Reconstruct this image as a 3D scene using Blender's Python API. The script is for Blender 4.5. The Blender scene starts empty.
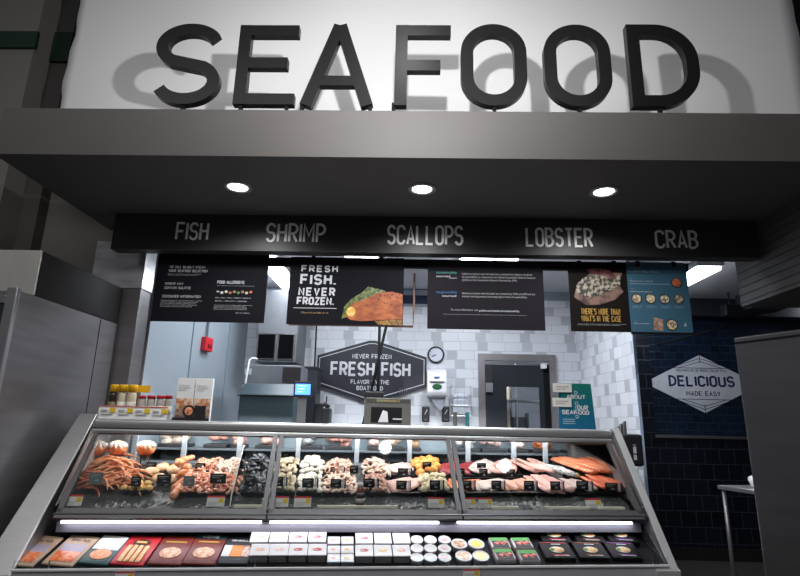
import bpy, bmesh, math, random
from math import sin, cos, pi, radians, sqrt, atan2
from mathutils import Vector, Matrix, noise
random.seed(7)
S = bpy.context.scene
COL = S.collection
# ------------------------------------------------------------------ camera
F = 541.0; PITCH = radians(14.2); PSI = .026; ROLL = .022; EYE = 1.4
fwd = Vector((-sin(PSI)*cos(PITCH), cos(PSI)*cos(PITCH), sin(PITCH)))
r0 = Vector((cos(PSI), sin(PSI), 0)); u0 = r0.cross(fwd)
UP = u0*cos(ROLL) - r0*sin(ROLL); RT = r0*cos(ROLL) + u0*sin(ROLL)
CP = Vector((0, 0, EYE))
cam = bpy.data.cameras.new('camera'); cam.sensor_width = 36; cam.lens = 36*F/800; cam.clip_start = .05
co = bpy.data.objects.new('camera', cam); COL.objects.link(co)
m = Matrix((RT, UP, -fwd)).transposed().to_4x4(); m.translation = CP
co.matrix_world = m; S.camera = co
def ray(x, y): return fwd + RT*((x-400)/F) + UP*((288-y)/F)
def atY(x, y, Y): d = ray(x, y); return CP + d*(Y/d.y)
def atZ(x, y, z): d = ray(x, y); return CP + d*((z-EYE)/d.z)
def atX(x, y, X): d = ray(x, y); return CP + d*(X/d.x)
# display case frame
CA = .139; CO = Vector((-2.13, 3.71, 0)); EX = Vector((cos(CA), sin(CA), 0)); EY = Vector((-sin(CA), cos(CA), 0))
def L(u, v, z): return CO + EX*u + EY*v + Vector((0, 0, z))
def loc(p): q = p-CO; return Vector((q.dot(EX), q.dot(EY), p.z))
def atV(x, y, v):
    d = ray(x, y); t = (v-(CP-CO).dot(EY))/d.dot(EY); return loc(CP+d*t)
TK = .43; TILT = math.atan(TK)
def atS(x, y, z0, v0, k=TK):      # plane z = z0 + k (v - v0) in case space
    d = ray(x, y); c = loc(CP)
    dv = d.dot(EY); t = (z0 + k*(c.y-v0) - c.z)/(d.z - k*dv)
    return loc(CP + d*t)
# ------------------------------------------------------------------ materials
MATS = {}
def mat(name, col, rough=.5, metal=0., var=.06, scale=8., bump=0., emit=None, es=0., stretch=None, spec=None, coat=0., trans=0., sss=0.):
    if name in MATS: return MATS[name]
    m = bpy.data.materials.new(name); m.use_nodes = True; nt = m.node_tree; N = nt.nodes; K = nt.links
    b = N['Principled BSDF']; b.inputs['Roughness'].default_value = rough; b.inputs['Metallic'].default_value = metal
    tc = N.new('ShaderNodeTexCoord'); mp = N.new('ShaderNodeMapping'); K.new(tc.outputs['Object'], mp.inputs[0])
    if stretch: mp.inputs['Scale'].default_value = stretch
    nz = N.new('ShaderNodeTexNoise'); nz.inputs['Scale'].default_value = scale; nz.inputs['Detail'].default_value = 4
    K.new(mp.outputs[0], nz.inputs['Vector'])
    rp = N.new('ShaderNodeValToRGB'); K.new(nz.outputs['Fac'], rp.inputs[0])
    c = Vector(col[:3])
    a = c*(1-var); d = c*(1+var)
    rp.color_ramp.elements[0].position = .3; rp.color_ramp.elements[1].position = .7
    rp.color_ramp.elements[0].color = (*a, 1); rp.color_ramp.elements[1].color = (min(d.x, 1), min(d.y, 1), min(d.z, 1), 1)
    K.new(rp.outputs[0], b.inputs['Base Color'])
    if bump:
        bp = N.new('ShaderNodeBump'); bp.inputs['Strength'].default_value = bump; bp.inputs['Distance'].default_value = .01
        K.new(nz.outputs['Fac'], bp.inputs['Height']); K.new(bp.outputs[0], b.inputs['Normal'])
    if emit:
        b.inputs['Emission Color'].default_value = (*emit, 1); b.inputs['Emission Strength'].default_value = es
    if coat: b.inputs['Coat Weight'].default_value = coat
    if spec is not None: b.inputs['Specular IOR Level'].default_value = spec
    if sss: b.inputs['Subsurface Weight'].default_value = sss; b.inputs['Subsurface Scale'].default_value = .02
    if trans: b.inputs['Transmission Weight'].default_value = trans
    MATS[name] = m; return m
def two(name, c1, c2, scale=30, rough=.4, stretch=None, pos=(.42, .58), bump=0., c3=None, coat=0.):
    """two or three tone mottled surface"""
    if name in MATS: return MATS[name]
    m = mat(name, c1, rough, scale=scale, stretch=stretch, bump=bump, coat=coat)
    r = [n for n in m.node_tree.nodes if n.type == 'VALTORGB'][0].color_ramp
    r.elements[0].position, r.elements[1].position = pos
    r.elements[0].color = (*c1, 1); r.elements[1].color = (*c2, 1)
    if c3: e = r.elements.new(min(1, pos[1]+.12)); e.color = (*c3, 1)
    return m
def stripes(name, c1, c2, scale, rough=.35, dist=3., rot=(0, 0, 0), wide=.5):
    if name in MATS: return MATS[name]
    m = bpy.data.materials.new(name); m.use_nodes = True; N = m.node_tree.nodes; K = m.node_tree.links
    b = N['Principled BSDF']; b.inputs['Roughness'].default_value = rough
    tc = N.new('ShaderNodeTexCoord'); mp = N.new('ShaderNodeMapping'); mp.inputs['Rotation'].default_value = rot
    w = N.new('ShaderNodeTexWave'); w.inputs['Scale'].default_value = scale; w.inputs['Distortion'].default_value = dist
    r = N.new('ShaderNodeValToRGB'); r.color_ramp.elements[0].color = (*c1, 1); r.color_ramp.elements[1].color = (*c2, 1)
    r.color_ramp.elements[0].position = wide; r.color_ramp.elements[1].position = min(1, wide+.3)
    K.new(tc.outputs['Object'], mp.inputs[0]); K.new(mp.outputs[0], w.inputs[0]); K.new(w.outputs['Fac'], r.inputs[0]); K.new(r.outputs[0], b.inputs['Base Color'])
    MATS[name] = m; return m
def glass(name, tint=(1, 1, 1), refl=.06, ior=1.45):
    if name in MATS: return MATS[name]
    m = bpy.data.materials.new(name); m.use_nodes = True; N = m.node_tree.nodes; K = m.node_tree.links; N.clear()
    o = N.new('ShaderNodeOutputMaterial'); t = N.new('ShaderNodeBsdfTransparent'); g = N.new('ShaderNodeBsdfGlossy')
    t.inputs[0].default_value = (*tint, 1); g.inputs['Roughness'].default_value = .02
    f = N.new('ShaderNodeFresnel'); f.inputs[0].default_value = ior; x = N.new('ShaderNodeMixShader')
    a = N.new('ShaderNodeMath'); a.operation = 'MULTIPLY'; a.inputs[1].default_value = refl/.04
    K.new(f.outputs[0], a.inputs[0]); K.new(a.outputs[0], x.inputs[0]); K.new(t.outputs[0], x.inputs[1]); K.new(g.outputs[0], x.inputs[2]); K.new(x.outputs[0], o.inputs[0])
    MATS[name] = m; return m
def tile(name, ax, tw, th, sq, ca, cb, grout, rough=.25, gw=.004, var=.05, stagger=False):
    """glazed wall tiles: rows of wide tiles (ca) with narrower ones (cb) set among them"""
    m = bpy.data.materials.new(name); m.use_nodes = True; N = m.node_tree.nodes; K = m.node_tree.links
    b = N['Principled BSDF']; b.inputs['Roughness'].default_value = rough
    def M(op, a, c=None, d=None):
        n = N.new('ShaderNodeMath'); n.operation = op
        for i, v in enumerate((a, c, d)):
            if v is None: continue
            if isinstance(v, (int, float)): n.inputs[i].default_value = v
            else: K.new(v, n.inputs[i])
        return n.outputs[0]
    tc = N.new('ShaderNodeTexCoord'); sp = N.new('ShaderNodeSeparateXYZ'); K.new(tc.outputs['Object'], sp.inputs[0])
    x = sp.outputs[ax]; z = sp.outputs[2]
    zr = M('DIVIDE', z, th); row = M('FLOOR', zr); fz = M('MULTIPLY', M('FRACT', zr), th)
    wn = N.new('ShaderNodeTexWhiteNoise'); wn.noise_dimensions = '1D'; K.new(row, wn.inputs['W'])
    if sq:
        P = tw*2+sq
        xs = M('ADD', M('DIVIDE', x, P), M('MULTIPLY', wn.outputs['Value'], 1.0)); per = M('FLOOR', xs)
        f = M('MULTIPLY', M('FRACT', xs), P)
        isq = M('GREATER_THAN', f, 2*tw)
        fx = M('MODULO', f, tw); idx = M('FLOOR', M('DIVIDE', f, tw))
        wid = M('SUBTRACT', tw, M('MULTIPLY', isq, tw-sq))
    else:
        half = M('MULTIPLY', M('MODULO', M('ABSOLUTE', row), 2), .5)
        xs = M('ADD', M('DIVIDE', x, tw), half); per = M('FLOOR', xs); fx = M('MULTIPLY', M('FRACT', xs), tw); idx = per; wid = tw; isq = None
    e = M('MINIMUM', M('MINIMUM', fx, M('SUBTRACT', wid, fx)), M('MINIMUM', fz, M('SUBTRACT', th, fz)))
    gr = M('LESS_THAN', e, gw)
    cmb = N.new('ShaderNodeCombineXYZ'); K.new(per, cmb.inputs[0]); K.new(row, cmb.inputs[1]); K.new(idx, cmb.inputs[2])
    w2 = N.new('ShaderNodeTexWhiteNoise'); w2.noise_dimensions = '3D'; K.new(cmb.outputs[0], w2.inputs['Vector'])
    mx = N.new('ShaderNodeMixRGB'); mx.inputs[1].default_value = (*ca, 1); mx.inputs[2].default_value = (*cb, 1)
    if isq is not None: K.new(M('MULTIPLY', isq, M('ADD', .55, M('MULTIPLY', w2.outputs['Value'], .45))), mx.inputs[0])
    else: K.new(w2.outputs['Value'], mx.inputs[0])
    hv = N.new('ShaderNodeHueSaturation'); K.new(mx.outputs[0], hv.inputs['Color']); K.new(M('ADD', 1-var, M('MULTIPLY', w2.outputs['Value'], 2*var)), hv.inputs['Value'])
    m2 = N.new('ShaderNodeMixRGB'); K.new(gr, m2.inputs[0]); K.new(hv.outputs[0], m2.inputs[1]); m2.inputs[2].default_value = (*grout, 1)
    K.new(m2.outputs[0], b.inputs['Base Color'])
    bp = N.new('ShaderNodeBump'); bp.inputs['Strength'].default_value = .3; bp.inputs['Distance'].default_value = .003; bp.invert = True
    K.new(gr, bp.inputs['Height']); K.new(bp.outputs[0], b.inputs['Normal'])
    return m
steel = mat('stainless steel', (.5, .5, .51), .28, 1., .06, 3, stretch=(1, 1, 14))
steel_soft = mat('brushed stainless', (.42, .42, .43), .36, .9, .03, 4, stretch=(1, 1, 20))
steel_dark = mat('dark reflective steel', (.21, .20, .205), .34, .6, .10, 2, stretch=(1, 1, 9))
steel_mirror = mat('polished stainless', (.55, .55, .55), .2, .6, .25, 4, stretch=(1, 1, 3))
alu = mat('satin aluminium', (.62, .62, .63), .38, .75, .04, 5, stretch=(1, 20, 20))
frame_gray = mat('grey anodised frame', (.13, .13, .135), .4, .5, .05, 5)
blk = mat('black plastic', (.010, .010, .012), .5, 0, .1)
blkm = mat('matt black', (.008, .008, .008), .8, 0, .1, spec=.15)
white = mat('white plastic', (.78, .78, .8), .4)
paper = mat('white paper', (.8, .8, .8), .8, var=.03)
print_w = mat('white print', (.62, .62, .64), .7, var=.02)
print_g = mat('grey print', (.40, .40, .41), .7, var=.02)
print_d = mat('dark print', (.04, .04, .06), .6)
red = mat('red plastic', (.55, .02, .03), .4)
yellow = mat('yellow plastic', (.75, .42, .01), .45)
acrylic = glass('clear acrylic', (.93, .96, .97), .05)
pane_m = glass('case glass', (.97, .985, .98), .05)
# ------------------------------------------------------------------ mesh builder
class B:
    def __init__(s): s.bm = bmesh.new()
    def box(s, x0, x1, y0, y1, z0, z1, bev=0, M=None):
        r = bmesh.ops.create_cube(s.bm, size=1)
        vs = r['verts']
        for v in vs: v.co = Vector(((x0+x1)/2+v.co.x*(x1-x0), (y0+y1)/2+v.co.y*(y1-y0), (z0+z1)/2+v.co.z*(z1-z0)))
        if bev:
            es = list({e for v in vs for e in v.link_edges})
            q = bmesh.ops.bevel(s.bm, geom=es, offset=bev, segments=2, affect='EDGES', profile=.5)
            vs = q['verts']
        if M: bmesh.ops.transform(s.bm, matrix=M, verts=list({v for v in vs}))
        return s
    def prism(s, pts, a, b, axis='y'):
        """polygon pts (p,q) extruded from a to b: axis y -> (p, ., q); x -> (., p, q); z -> (p, q, .)"""
        def mk(p, t): return {'y': (p[0], t, p[1]), 'x': (t, p[0], p[1]), 'z': (p[0], p[1], t)}[axis]
        A = [s.bm.verts.new(mk(p, a)) for p in pts]; Bv = [s.bm.verts.new(mk(p, b)) for p in pts]
        n = len(pts); s.bm.faces.new(A); s.bm.faces.new(Bv[::-1])
        for i in range(n): s.bm.faces.new((A[i], Bv[i], Bv[(i+1) % n], A[(i+1) % n]))
        return s
    def tube(s, pts, r, n=8, closed=False, caps=True, sq=1.):
        pts = [Vector(p) for p in pts]; R = r if isinstance(r, (list, tuple)) else [r]*len(pts)
        rings = []; up = Vector((0, 0, 1)); k = len(pts); prev = None
        for i, p in enumerate(pts):
            if closed: t = pts[(i+1) % k]-pts[i-1]
            else: t = pts[min(i+1, k-1)]-pts[max(i-1, 0)]
            t.normalize()
            if prev is None: a = t.cross(up); a = a if a.length > .05 else t.cross(Vector((1, 0, 0)))
            else: a = prev - t*prev.dot(t)
            a.normalize(); prev = a.copy(); b = t.cross(a)
            rings.append([s.bm.verts.new(p+(a*cos(2*pi*j/n)+b*sin(2*pi*j/n)*sq)*R[i]) for j in range(n)])
        for i in range(k if closed else k-1):
            q, w = rings[i], rings[(i+1) % k]
            for j in range(n): s.bm.faces.new((q[j], q[(j+1) % n], w[(j+1) % n], w[j]))
        if caps and not closed: s.bm.faces.new(rings[0][::-1]); s.bm.faces.new(rings[-1])
        return s
    def lathe(s, prof, n=24, c=(0, 0, 0), sy=1., axis='z'):
        rings = []
        for r, h in prof:
            ring = []
            for j in range(n):
                x, y = r*cos(2*pi*j/n), r*sin(2*pi*j/n)*sy
                p = (c[0]+x, c[1]+y, c[2]+h) if axis == 'z' else (c[0]+x, c[1]+h, c[2]-y)
                ring.append(s.bm.verts.new(p))
            rings.append(ring)
        for a, b in zip(rings, rings[1:]):
            for j in range(n): s.bm.faces.new((a[j], a[(j+1) % n], b[(j+1) % n], b[j]))
        s.bm.faces.new(rings[0][::-1]); s.bm.faces.new(rings[-1]); return s
    def ell(s, c, r, u=16, v=10, fn=None):
        q = bmesh.ops.create_uvsphere(s.bm, u_segments=u, v_segments=v, radius=1)['verts']
        for w in q:
            k = fn(w.co.copy()) if fn else w.co
            w.co = Vector((c[0]+k[0]*r[0], c[1]+k[1]*r[1], c[2]+k[2]*r[2]))
        return s
    def stroke(s, pts, w, y0, y1, closed=False, lim=.74):
        """uniform-width stroke through pts (x,z) extruded between y0 and y1"""
        P = [Vector((p[0], p[1])) for p in pts]; n = len(P); Lf, Rt = [], []
        for i in range(n):
            if closed: a = P[i]-P[i-1]; b = P[(i+1) % n]-P[i]
            else: a = P[i]-P[i-1] if i else P[1]-P[0]; b = P[i+1]-P[i] if i < n-1 else P[-1]-P[-2]
            a.normalize(); b.normalize(); na = Vector((-a.y, a.x)); nb = Vector((-b.y, b.x)); mt = na+nb
            if mt.length < .1: mt = na
            mt.normalize(); d = min(w/2/max(mt.dot(na), .3), w*lim)
            Lf.append(P[i]+mt*d); Rt.append(P[i]-mt*d)
        V = lambda q, y: s.bm.verts.new((q.x, y, q.y))
        a0 = [V(q, y0) for q in Lf]; b0 = [V(q, y0) for q in Rt]; a1 = [V(q, y1) for q in Lf]; b1 = [V(q, y1) for q in Rt]
        for i in range(n if closed else n-1):
            j = (i+1) % n; f = s.bm.faces.new
            f((a0[i], b0[i], b0[j], a0[j])); f((a1[i], a1[j], b1[j], b1[i])); f((a0[i], a0[j], a1[j], a1[i])); f((b0[i], b1[i], b1[j], b0[j]))
        if not closed:
            s.bm.faces.new((a0[0], a1[0], b1[0], b0[0])); s.bm.faces.new((a0[-1], b0[-1], b1[-1], a1[-1]))
        return s
    def build(s, name, m, parent=None, smooth=False, loc=None, rot=None, bevel=0):
        bmesh.ops.recalc_face_normals(s.bm, faces=s.bm.faces[:])
        me = bpy.data.meshes.new(name); s.bm.to_mesh(me); s.bm.free(); me.materials.append(m)
        if smooth:
            for p in me.polygons: p.use_smooth = True
        o = bpy.data.objects.new(name, me); COL.objects.link(o)
        if parent: o.parent = parent
        if loc is not None: o.location = loc
        if rot is not None: o.rotation_euler = rot
        if bevel:
            md = o.modifiers.new('bevel', 'BEVEL'); md.width = bevel; md.segments = 2; md.limit_method = 'ANGLE'
        return o
def tag(o, label, cat, group=None, kind=None):
    o['label'] = label; o['category'] = cat
    if group: o['group'] = group
    if kind: o['kind'] = kind
    return o
def empty(name, loc=(0, 0, 0), rz=0, rx=0):
    o = bpy.data.objects.new(name, None); COL.objects.link(o); o.location = loc; o.rotation_euler = (rx, 0, rz); o.empty_display_size = .05; return o
def thing(name, label, cat, loc=(0, 0, 0), rz=0, group=None, rx=0):
    return tag(empty(name, loc, rz, rx), label, cat, group)
def struct(o): o['kind'] = 'structure'; return o
def copy_tree(o, parent=None):
    c = o.copy(); COL.objects.link(c)
    if parent: c.parent = parent
    for ch in list(o.children): copy_tree(ch, c)
    return c
# ------------------------------------------------------------------ stroke lettering
def arc(cx, cy, rx, ry, a0, a1, n=9):
    return [(cx+rx*cos(radians(a0+(a1-a0)*i/(n-1))), cy+ry*sin(radians(a0+(a1-a0)*i/(n-1)))) for i in range(n)]
def glyph(c, w=.46):
    """centre lines in a box w wide and 1 high; list of (pts, closed)"""
    r = w/2; q = min(r, .5)
    O = arc(r, 1-q, r, q, 0, 180, 13)+arc(r, q, r, q, 180, 360, 13)
    g = {
    'A': [([(0, 0), (r, 1), (w, 0)], 0), ([(w*.16, .28), (w*.84, .28)], 0)],
    'B': [([(0, 0), (0, 1)]+[(w-.22, 1)]+arc(w-.24, .765, .22, .235, 80, -90, 8)+[(0, .53)], 0), ([(w-.22, .53)]+arc(w-.24, .265, .24, .265, 90, -90, 9)+[(0, 0)], 0)],
    'C': [(arc(r, 1-q, r, q, 0, 180, 13)+arc(r, q, r, q, 180, 360, 13), 0)],
    'D': [([(0, 0), (0, 1)]+arc(w-min(w, .5)*.85, 1-.42, min(w, .5)*.85, .42, 90, 0, 9)+arc(w-min(w, .5)*.85, .42, min(w, .5)*.85, .42, 0, -90, 9), 1)],
    'E': [([(w, 1), (0, 1), (0, 0), (w, 0)], 0), ([(0, .52), (w*.88, .52)], 0)],
    'F': [([(w, 1), (0, 1), (0, 0)], 0), ([(0, .5), (w*.88, .5)], 0)],
    'G': [(arc(r, 1-q, r, q, 10, 180, 13)+arc(r, q, r, q, 180, 360, 13)+[(w, .48), (r, .48)], 0)],
    'H': [([(0, 0), (0, 1)], 0), ([(w, 0), (w, 1)], 0), ([(0, .52), (w, .52)], 0)],
    'I': [([(0, 0), (0, 1)], 0)],
    'K': [([(0, 0), (0, 1)], 0), ([(w, 1), (0, .38)], 0), ([(w*.3, .58), (w, 0)], 0)],
    'L': [([(0, 1), (0, 0), (w*.92, 0)], 0)],
    'M': [([(0, 0), (0, 1), (w*.6, .35), (w*1.2, 1), (w*1.2, 0)], 0)],
    'N': [([(0, 0), (0, 1), (w, 0), (w, 1)], 0)],
    'O': [(O, 1)],
    'P': [([(0, 0), (0, 1), (w-.24, 1)]+arc(w-.24, .72, .24, .28, 80, -90, 9)+[(0, .44)], 0)],
    'R': [([(0, 0), (0, 1), (w-.24, 1)]+arc(w-.24, .73, .24, .27, 80, -90, 9)+[(0, .46)], 0), ([(w*.45, .46), (w, 0)], 0)],
    'S': [(arc(r, .74, r, .26, 20, 240, 13)+arc(r, .26, r, .26, 60, -160, 13), 0)],
    'T': [([(0, 1), (w, 1)], 0), ([(r, 1), (r, 0)], 0)],
    'U': [([(0, 1)]+arc(r, q, r, q, 180, 360, 13)+[(w, 1)], 0)],
    'V': [([(0, 1), (r, 0), (w, 1)], 0)],
    'W': [([(0, 1), (w*.33, 0), (w*.66, .9), (w, 0), (w*1.33, 1)], 0)],
    'X': [([(0, 0), (w, 1)], 0), ([(0, 1), (w, 0)], 0)],
    'Y': [([(0, 1), (r, .45), (w, 1)], 0), ([(r, .45), (r, 0)], 0)],
    'Z': [([(0, 1), (w, 1), (0, 0), (w, 0)], 0)],
    '.': [([(0, -.03), (0, .11)], 0)], ',': [([(0, .05), (-.04, -.12)], 0)], "'": [([(0, 1), (0, .78)], 0)], '-': [([(0, .5), (w*.6, .5)], 0)],
    '4': [([(w, .28), (0, .28), (w*.7, 1)], 0), ([(w*.7, .5), (w*.7, 0)], 0)],
    }
    d = {'I': 0, '.': 0, "'": 0, ',': 0, 'M': w*1.2, 'W': w*1.33, '-': w*.6, ' ': w*.45}.get(c, w)
    return g.get(c, []), d
def layout(text, gap, w=.46):
    x = 0; out = []
    for c in text:
        g, d = glyph(c, w)
        out.append((c, x, g)); x += d+gap
    return out, x-gap
def lettering(text, x0, x1, z0, z1, y0, y1, weight=.15, gap=.24, w=.46, skew=None):
    """word as uniform strokes filling the box exactly; returns B"""
    b = B(); out, W = layout(text, gap, w); h = z1-z0; sw = weight*h
    sx = (x1-x0-sw)/max(W, .01); sz = h-sw
    for c, x, g in out:
        for k, (pts, cl) in enumerate(g): b.stroke([(x0+sw/2+(x+p[0])*sx, z0+sw/2+p[1]*sz) for p in pts], sw, y0-.0004*k, y1, cl)
    return b
def letters_each(parent, text, x0, x1, z0, z1, y0, y1, m, weight=.15, gap=.24, w=.46, name='letter', bevel=0):
    out, W = layout(text, gap, w); h = z1-z0; sw = weight*h; sx = (x1-x0-sw)/W; sz = h-sw
    for c, x, g in out:
        if not g: continue
        b = B()
        for k, (pts, cl) in enumerate(g): b.stroke([(x0+sw/2+(x+p[0])*sx, z0+sw/2+p[1]*sz) for p in pts], sw, y0-.0006*k, y1, cl)
        b.build(name, m, parent, bevel=bevel)
def small_text(name, body, x, z, size, m, parent, y=-.002, align='LEFT', sx=.8, width=None, shear=0, space=1.0):
    cu = bpy.data.curves.new(name, 'FONT'); cu.body = body; cu.size = size; cu.align_x = align; cu.resolution_u = 2; cu.space_line = space; cu.shear = shear
    cu.extrude = .0004
    t = bpy.data.objects.new(name, cu); COL.objects.link(t)
    bpy.context.view_layer.update(); dg = bpy.context.evaluated_depsgraph_get()
    me = bpy.data.meshes.new_from_object(t.evaluated_get(dg)); bpy.data.objects.remove(t)
    if width:
        xs = [v.co.x for v in me.vertices]; sx = width/(max(xs)-min(xs))
    for v in me.vertices: v.co = Vector((v.co.x*sx, -v.co.z, v.co.y))
    me.materials.clear(); me.materials.append(m)
    o = bpy.data.objects.new(name, me); COL.objects.link(o); o.parent = parent; o.location = (x, y, z); return o
#--SCENE--
# ================================================================== the room
def RX(x0, y0, x1, y1, Y):
    a = atY((x0+x1)/2, y0, Y); b = atY((x0+x1)/2, y1, Y); l = atY(x0, (y0+y1)/2, Y); r = atY(x1, (y0+y1)/2, Y)
    return l.x, r.x, b.z, a.z
fl = two('dark floor tile', (.03, .024, .02), (.05, .04, .034), 3, .45)
struct(B().box(-8, 8, -3, 9.2, -.06, 0).build('floor', tile('floor quarry tile', 0, .3, .3, 0, (.010, .007, .006), (.014, .010, .008), (.035, .03, .026), .7, .004)))
white_tile = tile('white wall tile x', 0, .205, .108, .115, (.72, .73, .77), (.44, .46, .49), (.50, .51, .54), .22, .0028, .04)
white_tile_y = tile('white wall tile y', 1, .205, .108, .115, (.72, .73, .77), (.44, .46, .49), (.50, .51, .54), .22, .0028, .04)
navy = tile('navy wall tile', 0, .172, .172, 0, (.0022, .0035, .009), (.004, .007, .015), (.05, .06, .08), .3, .0032, .2)
navy_s = tile('small navy wall tile', 0, .125, .094, 0, (.003, .009, .024), (.005, .014, .034), (.03, .045, .07), .3, .0026, .2)
blue_wall = mat('pale blue wall panel', (.30, .345, .385), .4, var=.03, scale=1)
paint = mat('grey blue paint', (.27, .31, .36), .6, var=.03, scale=1)
ceil_m = mat('pale ceiling', (.5, .51, .54), .8, var=.03, scale=2)
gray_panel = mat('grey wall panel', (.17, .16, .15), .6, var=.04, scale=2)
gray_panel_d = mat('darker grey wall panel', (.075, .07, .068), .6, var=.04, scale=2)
soffit_m = mat('charcoal grey soffit', (.085, .08, .078), .6, var=.03, scale=3)
band_m = mat('dark fascia', (.030, .027, .026), .5, var=.04, scale=3)
BY = 6.4
wtop = atY(500, 300, BY).z
struct(B().box(-2.1, 2.1, BY, BY+.1, 0, wtop).build('wall_back', white_tile))
o = struct(B().box(-2.1, 2.1, BY, BY+.1, wtop, 3.0).build('wall_back', paint)); o.name = 'wall_back_top'
# kitchen left wall, slightly splayed
struct(B().prism([(-2.24, 4.5), (-1.99, BY), (-2.10, BY+.1), (-2.36, 4.61)], 0, 3.0, 'z').build('wall_left', blue_wall))
b = B()
for t in (.36, .75):
    x = -2.24+.25*t; y = 4.5+1.9*t
    b.box(x-.004, x+.012, y-.004, y+.004, 0, 2.99)
struct(b.build('trim_1', mat('panel joint', (.25, .33, .4), .5)))
# white tiled partition on the right, its near end a slim metal corner
struct(B().prism([(1.93, 4.76), (1.945, 4.76), (2.07, 5.12), (2.07, 6.7), (1.93, 6.4)], 0, 2.99, 'z').build('wall_right', white_tile_y))
struct(B().box(1.925, 1.948, 4.742, 4.76, 0, 2.99).build('trim_2', mat('corner guard', (.45, .55, .7), .3)))
# navy tiled wall with a shallow niche
NY = 6.7
nx0 = atY(652, 385, NY).x; nz = atY(690, 438, NY).z; ntop = atY(700, 317, NY).z
b = B(); b.box(2.07, nx0, NY, NY+.2, 0, 3.0); b.box(nx0, 8, NY, NY+.2, 0, nz); b.box(7.2, 8, NY, NY+.2, nz, 3.0)
struct(b.build('wall_far', navy))
struct(B().box(nx0, 7.2, NY+.08, NY+.2, nz, 3.0).build('wall_niche', navy_s))
struct(B().box(nx0-.02, 7.2, NY-.03, NY+.08, nz-.005, nz+.03, .004).build('trim_3', steel))
struct(B().box(nx0, 7.9, NY-.1, NY+.06, ntop, 3.0).build('trim_4', mat('dark bulkhead', (.02, .022, .03), .5)))
struct(B().box(2.08, 8, NY-.02, NY, 0, .13).build('baseboard_far', mat('dark baseboard', (.012, .01, .009), .5)))
struct(B().box(-2.4, 8, 4.42, 9.2, 3.0, 3.06).build('ceiling', ceil_m))
struct(B().box(8, 8.1, -3, 9.2, 0, 6).build('wall_outer', gray_panel_d))
# shop side wall behind the steel units, with pilasters and a dark green stripe
WY = 4.5
gz0, gz1 = atY(60, 61, WY).z, atY(60, 31, WY).z
struct(B().box(-8, -2.24, WY, WY+.1, 0, 7).build('wall_shop', gray_panel))
struct(B().box(-2.24, 8, WY, WY+.1, 3.3, 7).build('wall_upper', mat('near black wall', (.004, .004, .005), .9)))  # plain near-black wall above the soffit
px1 = atY(27, 80, WY-.35).x
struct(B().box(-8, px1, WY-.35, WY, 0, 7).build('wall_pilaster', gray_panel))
struct(B().box(px1+.001, px1+.16, WY-.12, WY, 0, 7).build('wall_pilaster_side', gray_panel_d))  # side face painted darker for its shade
green = mat('dark green stripe', (.002, .022, .010), .5)
b = B(); b.box(px1+.16, -2.24, WY-.03, WY, gz0, gz1); b.box(px1, px1+.18, WY-.15, WY-.12, atY(58, 61, WY-.15).z, atY(58, 32, WY-.15).z); b.box(-8, px1+.03, WY-.38, WY-.35, atY(10, 47, WY-.38).z, atY(10, 31, WY-.38).z)
struct(b.build('trim_5', green))
# ceiling lights in the kitchen
diff = mat('lit diffuser', (.9, .92, 1), .5, emit=(.88, .93, 1), es=14)
lh = mat('light housing', (.6, .6, .62), .5)
def light_fix(p, lx, ly, label, watts, z=2.93):
    t = thing('ceiling_light', label, 'light', (p.x, p.y, z), 0, None)
    B().box(-lx/2-.02, lx/2+.02, -ly/2-.02, ly/2+.02, .02, .07, .008).build('housing', lh, t)
    B().box(-lx/2, lx/2, -ly/2, ly/2, -.012, .02, .01).build('diffuser', diff, t)
    l = bpy.data.lights.new('tube', 'AREA'); l.shape = 'RECTANGLE'; l.size = lx; l.size_y = ly; l.energy = watts; l.color = (.86, .92, 1)
    q = bpy.data.objects.new('tube', l); COL.objects.link(q); q.location = (p.x, p.y, z-.03); return t
KW = 9
light_fix(Vector((-.5, 4.9, 0)), .3, .5, 'added fill light hidden behind the dark fascia near the salmon sign', 21)  # this fixture and the next are added unseen, to fill the kitchen evenly
light_fix(Vector((.6, 5.0, 0)), .3, .5, 'added fill light hidden behind the dark fascia near the sustainability board', 21)
light_fix(atZ(279, 275, 2.93), .2, 1.2, 'fluorescent ceiling light seen between the first and second hanging signs', 4)
light_fix(atZ(260, 252.5, 2.93), .2, .4, 'short ceiling light just under the dark fascia above the first hanging sign', KW*.7)
light_fix(atZ(510, 256.5, 2.93), .18, .4, 'short ceiling light just under the dark fascia above the third hanging sign', KW*.7)
light_fix(atZ(680, 284, 2.93), .22, 1.2, 'bright fluorescent ceiling light right of the blue hanging sign', 6)
light_fix(atZ(800, 312, 2.93), .3, 1.2, 'fluorescent ceiling light at the right edge above the steel cabinet', 4)
# dark things under the right hand ceiling
p = atY(730, 307, 6.3)
t = thing('ceiling_speaker', 'small black box hanging under the ceiling over the navy tiled wall', 'speaker', (p.x, p.y, 2.78))
B().box(-.09, .09, -.06, .06, -.07, .07, .01).build('housing', blk, t); B().tube([(0, 0, .07), (0, 0, .22)], .012).build('bracket', blk, t)
B().box(-.075, .075, -.065, -.058, -.055, .055, .004).build('grille', blkm, t)
t = thing('air_vent', 'grey louvred vent box under the ceiling right of the black speaker box', 'vent', (p.x+.36, 6.25, 2.87))
B().box(-.2, .2, -.2, .2, -.08, .13, .01).build('housing', mat('vent grey', (.05, .055, .07), .5), t)
for i in range(6): B().box(-.18, .18, -.215, -.2, -.06+i*.028, -.045+i*.028).build('slat', blkm, t)
a = atY(657, 345, 6.58); c = atY(790, 302, 6.58)
b = B().tube([(a.x, 6.58, a.z), ((a.x+c.x)/2, 6.57, (a.z+c.z)/2-.05), (c.x, 6.58, c.z), (c.x+.1, 6.58, 2.99)], .012)
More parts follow.
